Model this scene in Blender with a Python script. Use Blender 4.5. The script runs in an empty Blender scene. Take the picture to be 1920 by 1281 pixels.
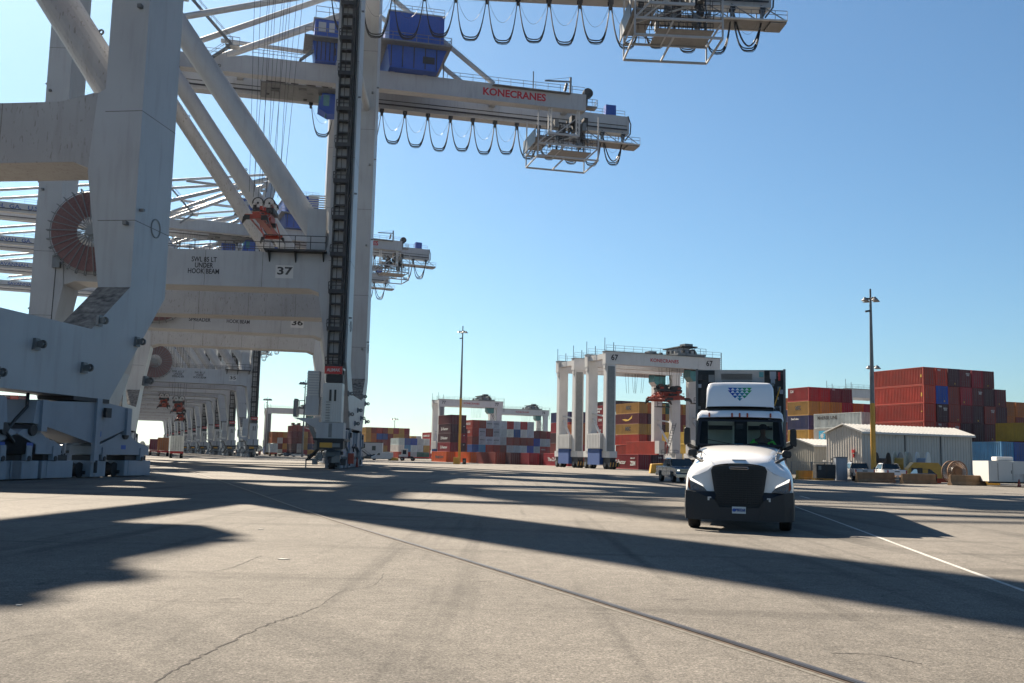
import bpy, bmesh, math, random
from mathutils import Vector, Matrix
random.seed(7)
sc = bpy.context.scene
COL = sc.collection
R_ = math.radians
# ------------------------------------------------------------------ camera
F, CX, CY, EYE = 1870.0, 960.0, 640.5, 1.75
PITCH, ROLL = math.atan(215.5/1870), math.atan(.0225)
fw = Vector((0, math.cos(PITCH), math.sin(PITCH))); r0 = Vector((1, 0, 0)); u0 = r0.cross(fw)
cr = math.cos(ROLL)*r0+math.sin(ROLL)*u0; cu = -math.sin(ROLL)*r0+math.cos(ROLL)*u0
cam = bpy.data.objects.new('camera', bpy.data.cameras.new('camera')); COL.objects.link(cam)
cam.matrix_world = Matrix(((cr.x, cu.x, -fw.x, 0), (cr.y, cu.y, -fw.y, 0), (cr.z, cu.z, -fw.z, EYE), (0, 0, 0, 1)))
cam.data.sensor_width = 36; cam.data.lens = F/1920*36
cam.data.clip_start = .1; cam.data.clip_end = 9000
sc.camera = cam
EYEV = Vector((0, 0, EYE))
def ray(x, y): return cr*((x-CX)/F)-cu*((y-CY)/F)+fw
def G(x, y, z=0.0):            # where the photo's point meets the ground
    d = ray(x, y); return EYEV+d*((z-EYE)/d.z)
def atY(x, y, Y):
    d = ray(x, y); return EYEV+d*(Y/d.y)
# ------------------------------------------------------------------ light
EL, AZ = 39.5, -32.5           # sun: elevation, azimuth clockwise from +Y
w = bpy.data.worlds.new('World'); sc.world = w; w.use_nodes = True
nt = w.node_tree; nt.nodes.clear()
sky = nt.nodes.new('ShaderNodeTexSky'); sky.sky_type = 'NISHITA'; sky.sun_disc = False
sky.sun_elevation = R_(EL); sky.sun_rotation = R_(AZ); sky.air_density = 1.0; sky.dust_density = .8; sky.ozone_density = 2.0
bg = nt.nodes.new('ShaderNodeBackground'); bg.inputs['Strength'].default_value = .05
wo = nt.nodes.new('ShaderNodeOutputWorld')
tint = nt.nodes.new('ShaderNodeMix'); tint.data_type = 'RGBA'; tint.blend_type = 'MULTIPLY'; tint.inputs[0].default_value = 1; tint.inputs[7].default_value = (.47, .65, .74, 1)
nt.links.new(sky.outputs[0], tint.inputs[6]); nt.links.new(tint.outputs[2], bg.inputs[0]); nt.links.new(bg.outputs[0], wo.inputs[0])
sun = bpy.data.objects.new('sun', bpy.data.lights.new('sun', 'SUN')); COL.objects.link(sun)
sun.data.energy = 5.0; sun.data.angle = R_(.55); sun.data.color = (1, .87, .70)
sd = Vector((math.sin(R_(AZ))*math.cos(R_(EL)), math.cos(R_(AZ))*math.cos(R_(EL)), math.sin(R_(EL))))
sun.rotation_euler = (-sd).to_track_quat('-Z', 'Y').to_euler(); sun.location = sd*200
sc.view_settings.view_transform = 'Standard'; sc.view_settings.look = 'None'
sc.view_settings.gamma = 1; sc.view_settings.use_curve_mapping = False; sc.view_settings.exposure = 1.74
# ------------------------------------------------------------------ materials
MATS = {}
def M(name, rgb=(.5, .5, .5), rough=.55, metal=0.0, var=.12, scale=1.5, streak=0.0, bump=0.0, spot=0.0, coat=0.0, objcol=False, emit=0.0, spec=.5):
    if name in MATS: return MATS[name]
    if not emit: rgb = tuple(v*.76 for v in rgb)
    m = bpy.data.materials.new(name); m.use_nodes = True; t = m.node_tree; n = t.nodes; L = t.links
    b = n['Principled BSDF']; b.inputs['Roughness'].default_value = rough; b.inputs['Metallic'].default_value = metal
    b.inputs['Specular IOR Level'].default_value = spec
    if coat: b.inputs['Coat Weight'].default_value = coat; b.inputs['Coat Roughness'].default_value = .06
    tc = n.new('ShaderNodeTexCoord'); no = n.new('ShaderNodeTexNoise'); no.inputs['Scale'].default_value = scale; no.inputs['Detail'].default_value = 6
    L.new(tc.outputs['Object'], no.inputs['Vector'])
    mr = n.new('ShaderNodeMapRange'); mr.inputs[1].default_value = .3; mr.inputs[2].default_value = .7
    oc_ = .76 if objcol else 1.0; mr.inputs[3].default_value = (1-var)*oc_; mr.inputs[4].default_value = (1+var*.5)*oc_; L.new(no.outputs['Fac'], mr.inputs[0])
    if objcol:
        oi = n.new('ShaderNodeObjectInfo'); base = oi.outputs['Color']
    else:
        c = n.new('ShaderNodeRGB'); c.outputs[0].default_value = (*rgb, 1); base = c.outputs[0]
    mul = n.new('ShaderNodeVectorMath'); mul.operation = 'SCALE'; L.new(base, mul.inputs[0]); L.new(mr.outputs[0], mul.inputs['Scale'])
    out = mul.outputs[0]
    def layer(vec_scale, lo, hi, amount, colour, sc_):
        nonlocal out
        mp = n.new('ShaderNodeMapping'); mp.inputs['Scale'].default_value = vec_scale; L.new(tc.outputs['Object'], mp.inputs[0])
        nn = n.new('ShaderNodeTexNoise'); nn.inputs['Scale'].default_value = sc_; nn.inputs['Detail'].default_value = 4; L.new(mp.outputs[0], nn.inputs['Vector'])
        q = n.new('ShaderNodeMapRange'); q.inputs[1].default_value = lo; q.inputs[2].default_value = hi; q.inputs[4].default_value = amount; L.new(nn.outputs['Fac'], q.inputs[0])
        mx = n.new('ShaderNodeMix'); mx.data_type = 'RGBA'; L.new(q.outputs[0], mx.inputs[0]); L.new(out, mx.inputs[6]); mx.inputs[7].default_value = (*colour, 1)
        out = mx.outputs[2]
    if streak: layer((1, 1, .12), .52, .75, streak, (.10, .075, .055), 1.9)
    if spot: layer((1, 1, .3), .60, .68, spot, (.10, .07, .06), 5.5)
    L.new(out, b.inputs['Base Color'])
    if bump:
        bp = n.new('ShaderNodeBump'); bp.inputs['Strength'].default_value = bump; bp.inputs['Distance'].default_value = .02; L.new(no.outputs['Fac'], bp.inputs['Height']); L.new(bp.outputs[0], b.inputs['Normal'])
    if emit: b.inputs['Emission Color'].default_value = (*rgb, 1); b.inputs['Emission Strength'].default_value = emit
    MATS[name] = m; return m
CW = M('crane_paint', (.43, .45, .48), .45, streak=.2, var=.10, scale=.25)
CWY = M('yard_crane_paint', (.66, .66, .66), .45, streak=.16, var=.08, scale=.4)
CWD = M('crane_paint_rusty', (.40, .40, .41), .5, streak=.25, spot=.55, var=.1, scale=.4)
GRIT = M('grit_coating', (.24, .22, .20), .9, var=.75, scale=2.6, bump=.6)
SEAM = M('weld_seam', (.20, .19, .18), .7, var=.4, scale=4)
DK = M('dark_steel', (.035, .038, .045), .55, metal=.3, var=.3)
GALV = M('galvanised', (.20, .21, .22), .45, metal=.5, var=.15)
GREYP = M('bogie_paint', (.30, .34, .40), .5, streak=.2, var=.12, scale=.6)
RUB = M('rubber', (.014, .014, .015), .8, var=.3)
CBLUE = M('house_blue', (.008, .075, .42), .5, var=.1, streak=.08)
GLASS = M('dark_glass', (.02, .035, .045), .06, var=.05)
TEAL = M('cab_glass', (.06, .22, .25), .08, var=.2)
REEL = M('reel_cable', (.20, .10, .10), .7, var=.3, scale=6)
WHT = M('white_paint', (.60, .60, .59), .4, var=.04)
YEL = M('yellow_paint', (.62, .33, .035), .5, var=.12, streak=.12)
ORG = M('spreader_orange', (.36, .035, .012), .5, var=.25, scale=2)
RED = M('red_paint', (.5, .02, .02), .45)
BLK = M('black_plastic', (.012, .012, .014), .5, var=.2)
INK = M('ink_black', (.02, .02, .025), .6, var=.05)
INKB = M('ink_blue', (.03, .09, .30), .6, var=.05)
INKR = M('ink_red', (.50, .012, .03), .6, var=.05)
INKW = M('ink_white', (.62, .62, .62), .6, var=.05)
CONT = M('container_paint', rough=.6, objcol=True, streak=.24, spot=.3, var=.2, scale=.5)
CONTF = M('container_frame', rough=.6, objcol=True, streak=.4, var=.2, scale=.8)
LBLUE = M('label_blue', (.02, .10, .45), .5)
SKYB = M('panel_light_blue', (.03, .38, .62), .5)
# ------------------------------------------------------------------ mesh helpers
class MB:
    def __init__(s): s.v = []; s.f = []; s.m = []; s.mats = []
    def _mi(s, mat):
        if mat not in s.mats: s.mats.append(mat)
        return s.mats.index(mat)
    def add(s, vs, fs, mat):
        o = len(s.v); s.v += [tuple(v) for v in vs]; k = s._mi(mat)
        for f in fs: s.f.append(tuple(i+o for i in f)); s.m.append(k)
    def box(s, x0, x1, y0, y1, z0, z1, mat):
        s.add([(x0, y0, z0), (x1, y0, z0), (x1, y1, z0), (x0, y1, z0), (x0, y0, z1), (x1, y0, z1), (x1, y1, z1), (x0, y1, z1)],
              [(0, 3, 2, 1), (4, 5, 6, 7), (0, 1, 5, 4), (1, 2, 6, 5), (2, 3, 7, 6), (3, 0, 4, 7)], mat)
    def prism(s, pts, a0, a1, axis, mat):
        # polygon pts in the two other axes, extruded along axis
        n = len(pts)
        def mk(p, a): return (a, p[0], p[1]) if axis == 'x' else (p[0], a, p[1]) if axis == 'y' else (p[0], p[1], a)
        vs = [mk(p, a0) for p in pts]+[mk(p, a1) for p in pts]
        s.add(vs, [tuple(range(n)), tuple(range(2*n-1, n-1, -1))]+[(i, i+n, (i+1) % n+n, (i+1) % n) for i in range(n)], mat)
    def tube(s, a, b, r, mat, n=10, r2=None, caps=True):
        a = Vector(a); b = Vector(b); d = (b-a)
        if d.length < 1e-6: return
        d.normalize(); u = d.orthogonal().normalized(); v = d.cross(u); r2 = r if r2 is None else r2
        vs = [a+(u*math.cos(t)+v*math.sin(t))*r for t in [2*math.pi*i/n for i in range(n)]]+[b+(u*math.cos(t)+v*math.sin(t))*r2 for t in [2*math.pi*i/n for i in range(n)]]
        fs = [(i, (i+1) % n, (i+1) % n+n, i+n) for i in range(n)]
        if caps: fs += [tuple(range(n-1, -1, -1)), tuple(range(n, 2*n))]
        s.add(vs, fs, mat)
    def bar(s, a, b, w, h, mat, up=(0, 0, 1)):
        a = Vector(a); b = Vector(b); d = (b-a).normalized(); up = Vector(up)
        if abs(d.dot(up)) > .98: up = Vector((0, 1, 0))
        sx = d.cross(up).normalized()*w/2; sy = sx.cross(d).normalized()*h/2
        vs = [a-sx-sy, a+sx-sy, a+sx+sy, a-sx+sy, b-sx-sy, b+sx-sy, b+sx+sy, b-sx+sy]
        s.add(vs, [(0, 3, 2, 1), (4, 5, 6, 7), (0, 1, 5, 4), (1, 2, 6, 5), (2, 3, 7, 6), (3, 0, 4, 7)], mat)
    def path(s, pts, r, mat, n=5):
        for a, b in zip(pts, pts[1:]): s.tube(a, b, r, mat, n, caps=False)
    def rail(s, pts, h, mat, r=.035, step=2.0, base=True):
        for a, b in zip(pts, pts[1:]):
            a = Vector(a); b = Vector(b); L = (b-a).length; k = max(1, round(L/step))
            for j in (1, .55): s.bar(a+Vector((0, 0, h*j)), b+Vector((0, 0, h*j)), r*1.6, r*1.6, mat)
            for i in range(k+1):
                p = a.lerp(b, i/k); s.bar(p, p+Vector((0, 0, h)), r*1.6, r*1.6, mat)
    def lathe(s, prof, c, axis, mat, n=20):
        # prof: (radius, height along axis); closed ends come from r=0 points
        c = Vector(c); ax = Vector({'x': (1, 0, 0), 'y': (0, 1, 0), 'z': (0, 0, 1)}[axis]); u = ax.orthogonal().normalized(); v = ax.cross(u)
        vs = []
        for r, h in prof:
            for i in range(n):
                t = 2*math.pi*i/n; vs.append(c+ax*h+(u*math.cos(t)+v*math.sin(t))*r)
        fs = []
        for j in range(len(prof)-1):
            for i in range(n): fs.append((j*n+i, j*n+(i+1) % n, (j+1)*n+(i+1) % n, (j+1)*n+i))
        s.add(vs, fs, mat)
    def build(s, name, parent=None, bevel=0, smooth=False):
        me = bpy.data.meshes.new(name); me.from_pydata(s.v, [], s.f)
        for m in s.mats: me.materials.append(m)
        me.polygons.foreach_set('material_index', s.m)
        bm = bmesh.new(); bm.from_mesh(me); bmesh.ops.recalc_face_normals(bm, faces=bm.faces); bm.to_mesh(me); bm.free()
        if smooth:
            for p in me.polygons: p.use_smooth = True
        me.update()
        o = bpy.data.objects.new(name, me); COL.objects.link(o)
        if parent: o.parent = parent
        if bevel:
            b = o.modifiers.new('bevel', 'BEVEL'); b.width = bevel; b.segments = 2; b.limit_method = 'ANGLE'
        return o
def tag(o, label=None, cat=None, group=None, kind=None):
    if label: o['label'] = label
    if cat: o['category'] = cat
    if group: o['group'] = group
    if kind: o['kind'] = kind
    return o
def empty(name, loc, rz=0.0, label=None, cat=None, group=None):
    o = bpy.data.objects.new(name, None); COL.objects.link(o); o.location = loc; o.rotation_euler = (0, 0, rz); o.empty_display_size = .3
    return tag(o, label, cat, group)
def kids(o): return [c for c in bpy.data.objects if c.parent == o]
def copy_tree(o, parent=None, skip=()):
    c = o.copy(); COL.objects.link(c); c.parent = parent
    for ch in kids(o):
        if ch.name.split('.')[0] in skip: continue
        copy_tree(ch, c, skip)
    return c
TXT = {}
def text(name, body, size, mat, parent, loc, rot, width=None, bold=0.0, spacing=1.0, depth=.004, line=1.0, label=None):
    key = (body, size, mat.name, width, bold, spacing, line)
    if key not in TXT:
        cu_ = bpy.data.curves.new(name, 'FONT'); cu_.body = body; cu_.size = size; cu_.align_x = 'CENTER'; cu_.align_y = 'CENTER'
        cu_.offset = bold; cu_.space_character = spacing; cu_.space_line = line; cu_.extrude = depth; cu_.resolution_u = 3
        t_ = bpy.data.objects.new(name, cu_); COL.objects.link(t_)
        dg = bpy.context.evaluated_depsgraph_get(); me = bpy.data.meshes.new_from_object(t_.evaluated_get(dg)); me.name = name
        bpy.data.objects.remove(t_); me.materials.clear(); me.materials.append(mat)
        if width:
            xs = [v.co.x for v in me.vertices]; k = width/(max(xs)-min(xs))
            for v in me.vertices: v.co.x *= k
        TXT[key] = me
    o = bpy.data.objects.new(name, TXT[key]); COL.objects.link(o); o.parent = parent; o.location = loc; o.rotation_euler = rot
    return o
FACE_NEAR = (R_(90), 0, 0)               # text on a face that looks to -y
FACE_POSX = (R_(90), 0, R_(90))          # text on a face that looks to +x
FACE_NEGX = (R_(90), 0, R_(-90))
def hd_vec(hd):
    h = R_(hd); return Vector((math.cos(h), -math.sin(h), 0)), Vector((math.sin(h), math.cos(h), 0))
# ------------------------------------------------------------------ ground
def ground_mat():
    m = bpy.data.materials.new('asphalt'); m.use_nodes = True; t = m.node_tree; n = t.nodes; L = t.links; b = n['Principled BSDF']
    b.inputs['Roughness'].default_value = .9; b.inputs['Specular IOR Level'].default_value = .25
    tc = n.new('ShaderNodeTexCoord')
    def noise(s, det=5, vs=None, rough=.55):
        q = n.new('ShaderNodeTexNoise'); q.inputs['Scale'].default_value = s; q.inputs['Detail'].default_value = det; q.inputs['Roughness'].default_value = rough
        if vs:
            mp = n.new('ShaderNodeMapping'); mp.inputs['Scale'].default_value = vs; mp.inputs['Rotation'].default_value = (0, 0, R_(14)); L.new(tc.outputs['Object'], mp.inputs[0]); L.new(mp.outputs[0], q.inputs['Vector'])
        else: L.new(tc.outputs['Object'], q.inputs['Vector'])
        return q.outputs['Fac']
    def rng(s, a, b_, c, d):
        q = n.new('ShaderNodeMapRange'); q.inputs[1].default_value = a; q.inputs[2].default_value = b_; q.inputs[3].default_value = c; q.inputs[4].default_value = d; L.new(s, q.inputs[0]); return q.outputs[0]
    def mul(a, b_):
        q = n.new('ShaderNodeMath'); q.operation = 'MULTIPLY'; L.new(a, q.inputs[0]); L.new(b_, q.inputs[1]); return q.outputs[0]
    fine = noise(34, 4, None, .8); mid = noise(9, 6, None, .65); big = noise(.16, 5)
    vo = n.new('ShaderNodeTexVoronoi'); vo.inputs['Scale'].default_value = 38; L.new(tc.outputs['Object'], vo.inputs['Vector'])
    v2 = n.new('ShaderNodeTexVoronoi'); v2.inputs['Scale'].default_value = 70; L.new(tc.outputs['Object'], v2.inputs['Vector']); sp_ = n.new('ShaderNodeSeparateColor'); L.new(v2.outputs['Color'], sp_.inputs[0])
    pits = rng(noise(16, 5, (1, .6, 1), .75), .60, .68, 1, .62)
    scuff = rng(noise(.9, 6, (.35, 2.6, 1), .7), .60, .72, 1, .78)
    k = mul(rng(fine, .36, .64, .52, 1.5), rng(mid, .3, .7, .78, 1.18)); k = mul(k, rng(big, .3, .7, .80, 1.14)); k = mul(k, pits); k = mul(k, scuff)
    k = mul(k, rng(vo.outputs['Distance'], 0, .5, 1.2, .88)); k = mul(k, rng(sp_.outputs[0], 0, 1, .74, 1.28))
    def mx2(v):
        nonlocal k
        k = mul(k, v)
    mx2(rng(noise(.35, 4, (3.2, .12, 1), .6), .55, .68, 1, .62)); mx2(rng(noise(.22, 3, (.25, 2.2, 1), .6), .56, .66, 1, .70)); mx2(rng(noise(1.1, 5, None, .6), .64, .72, 1, .55)); mx2(rng(noise(.045, 3), .42, .58, .85, 1.08)); mx2(rng(noise(2.6, 5, None, .7), .35, .65, .86, 1.1))
    c = n.new('ShaderNodeRGB'); c.outputs[0].default_value = (.146, .134, .119, 1)
    v = n.new('ShaderNodeVectorMath'); v.operation = 'SCALE'; L.new(c.outputs[0], v.inputs[0]); L.new(k, v.inputs['Scale'])
    mx = n.new('ShaderNodeMix'); mx.data_type = 'RGBA'; L.new(rng(noise(.5, 7, None, .7), .60, .72, 0, .5), mx.inputs[0]); L.new(v.outputs[0], mx.inputs[6]); mx.inputs[7].default_value = (.062, .058, .055, 1)
    L.new(mx.outputs[2], b.inputs['Base Color'])
    bp = n.new('ShaderNodeBump'); bp.inputs['Strength'].default_value = .9; bp.inputs['Distance'].default_value = .012
    ad = n.new('ShaderNodeMath'); ad.operation = 'ADD'; L.new(fine, ad.inputs[0]); L.new(mid, ad.inputs[1]); L.new(ad.outputs[0], bp.inputs['Height']); L.new(bp.outputs[0], b.inputs['Normal'])
    return m
ASPH = ground_mat()
g = MB(); g.add([(-5000, -300, 0), (5000, -300, 0), (5000, 7500, 0), (-5000, 7500, 0)], [(0, 1, 2, 3)], ASPH)
tag(g.build('ground'), kind='structure')
def ribbon(mb, pts, w0, w1, z, mat, jitter=0):
    n = len(pts); L = []; Rr = []
    for i, p in enumerate(pts):
        a = pts[max(0, i-1)]; b = pts[min(n-1, i+1)]; d = (Vector(b)-Vector(a)); d.z = 0; d.normalize(); s = Vector((d.y, -d.x, 0))
        j = random.uniform(-jitter, jitter) if jitter else 0
        L.append((p[0]+s.x*(w0-j), p[1]+s.y*(w0-j), z)); Rr.append((p[0]+s.x*(w1+j), p[1]+s.y*(w1+j), z))
    mb.add(L+Rr, [(i, i+1, n+i+1, n+i) for i in range(n-1)], mat)
def spline(P, k=8):
    out = []
    for i in range(len(P)-1):
        p0 = P[max(0, i-1)]; p1 = P[i]; p2 = P[i+1]; p3 = P[min(len(P)-1, i+2)]
        for j in range(k):
            t = j/k; out.append(.5*((2*p1)+(p2-p0)*t+(2*p0-5*p1+4*p2-p3)*t*t+(3*p1-p0-3*p2+p3)*t**3))
    return out+[P[-1]]
RAILP = [G(1700, 1313)]+[G(x, y) for x, y in ((1600, 1281), (1230, 1163), (850, 1045), (600, 968), (450, 915), (385, 893), (333, 878.5), (300, 870), (270, 862))]
RAILS = spline(RAILP)
STEEL = M('rail_steel', (.12, .105, .095), .42, metal=.8, var=.3, scale=3); RUST = M('rail_rust', (.10, .065, .045), .8, var=.4, scale=5); SAND = M('joint_sand', (.15, .14, .12), .95, var=.35, scale=12, bump=.5)
q = MB(); ribbon(q, RAILS, -.13, .08, .004, SAND, .010); o = q.build('rail_joint'); tag(o, kind='structure')
q = MB(); ribbon(q, RAILS, -.065, .065, .008, RUST)
n_ = len(RAILS)
for off, hw, z in ((-.028, .012, .02), (.018, .03, .022)):
    ribbon(q, RAILS, off-hw, off+hw, z, STEEL)
    ribbon(q, RAILS, off-hw-.002, off-hw, z-.008, RUST); ribbon(q, RAILS, off+hw, off+hw+.002, z-.008, RUST)
tag(q.build('embedded_rail'), 'long embedded steel rail curving across the asphalt in the foreground', 'rail')
q = MB(); WP = [G(x, y) for x, y in ((1480, 946), (1600, 990), (1760, 1050), (1920, 1108), (2100, 1174))]
LINEM = M('line_paint', (.50, .49, .46), .8, var=.35, scale=9)
ribbon(q, spline(WP, 10), -.045, .045, .004, LINEM, .006)
for (xa, ya, xb, yb) in ((1640, 958, 1700, 962), (1790, 934, 1860, 938), (1500, 930, 1518, 935), (1870, 929, 1900, 931), (1720, 917, 1745, 921)):
    a = G(xa, ya); b = G(xb, yb); ribbon(q, [a, b], -.05, .05, .004, LINEM)
tag(q.build('lane_marking'), kind='structure')
# cracks and seams
CRK = M('crack', (.035, .03, .028), .95, var=.3)
q = MB()
def crack(pts, w):
    P = spline([G(*p) for p in pts], 14); Q = []
    for i, p in enumerate(P): Q.append(p+Vector((random.uniform(-1, 1), random.uniform(-1, 1), 0))*w*1.6)
    n = len(Q); ws = [w*random.uniform(.25, 1.0)*(.25 if i in (0, n-1) else 1) for i in range(n)]
    L = []; R2 = []
    for i, p in enumerate(Q):
        a = Q[max(0, i-1)]; b = Q[min(n-1, i+1)]; d = (b-a).normalized(); s = Vector((d.y, -d.x, 0))
        L.append(tuple(p-s*ws[i])[:2]+(.004,)); R2.append(tuple(p+s*ws[i])[:2]+(.004,))
    q.add(L+R2, [(i, i+1, n+i+1, n+i) for i in range(n-1)], CRK)
crack([(280, 1290), (350, 1245), (430, 1205), (500, 1172), (560, 1153), (598, 1138)], .014)
crack([(598, 1138), (700, 1142), (860, 1141)], .006); crack([(250, 1125), (350, 1128), (460, 1131), (545, 1133)], .008)
crack([(0, 1204), (50, 1193), (120, 1188)], .006); crack([(400, 1072), (440, 1063), (490, 1042)], .010); crack([(80, 962), (120, 958), (165, 956), (200, 959)], .02)
crack([(1570, 1152), (1640, 1150), (1700, 1156)], .006); crack([(1550, 860+155), (1620, 1018)], .01)
crack([(1850, 1190), (1920, 1200), (1990, 1214)], .008)
crack([(1560, 1225), (1640, 1228), (1730, 1246)], .012)
crack([(598, 1138), (640, 1110), (700, 1098), (720, 1075)], .005); crack([(1300, 1080), (1370, 1092), (1420, 1088)], .008)
crack([(-20, 1010), (120, 1004), (300, 1012), (560, 1020), (860, 1048)], .008); crack([(860, 1141), (1100, 1150), (1300, 1160), (1560, 1196), (1920, 1240)], .005)
crack([(1650, 1120), (1700, 1108), (1790, 1112)], .008); crack([(700, 925), (900, 938), (1100, 960)], .02)
tag(q.build('ground_cracks'), kind='structure')
PATCHM = M('asphalt_patch', (.115, .108, .10), .95, var=.45, scale=14, bump=.5)
q = MB()
for (x, y, w_, h_) in ((1700, 1180, 1.6, .5), (1560, 1275, .9, .5), (700, 1000, 1.2, .5), (120, 1080, 1.3, .6), (1050, 930, 3, .8), (1250, 1040, 1.2, .35)):
    p = G(x, y); n_ = 26; q.prism([(p.x+math.cos(i*2*math.pi/n_)*w_*random.uniform(.55, 1.1), p.y+math.sin(i*2*math.pi/n_)*h_*random.uniform(.5, 1.1)) for i in range(n_)], -.002, .0035, 'z', PATCHM) if 0 else None
q = MB()
for (x, y, s, m_) in ((488, 993, .06, WHT), (532, 1049, .11, WHT), (35, 1136, .06, WHT), (37, 1166, .05, BLK), (531, 1016, .05, BLK), (625, 1039, .07, BLK)):
    pass
for k, (x, y, s, m_, lab) in enumerate(((532, 1049, .10, WHT, 'scrap of white litter lying on sunlit asphalt, larger of the two near the rail'), (488, 993, .07, WHT, 'small white scrap of litter on the asphalt at the big shadow edge'), (35, 1136, .05, WHT, 'small pale scrap of litter on asphalt at far left'))):
    p = G(x, y); b = MB(); pts = [(math.cos(a)*s*random.uniform(.5, 1.2), math.sin(a)*s*random.uniform(.3, .7)) for a in [i*6.28/7 for i in range(7)]]
    b.prism(pts, .004, .012, 'z', LINEM); o = b.build('litter_scrap'); o.location = (p.x, p.y, 0); tag(o, lab, 'litter')
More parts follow.
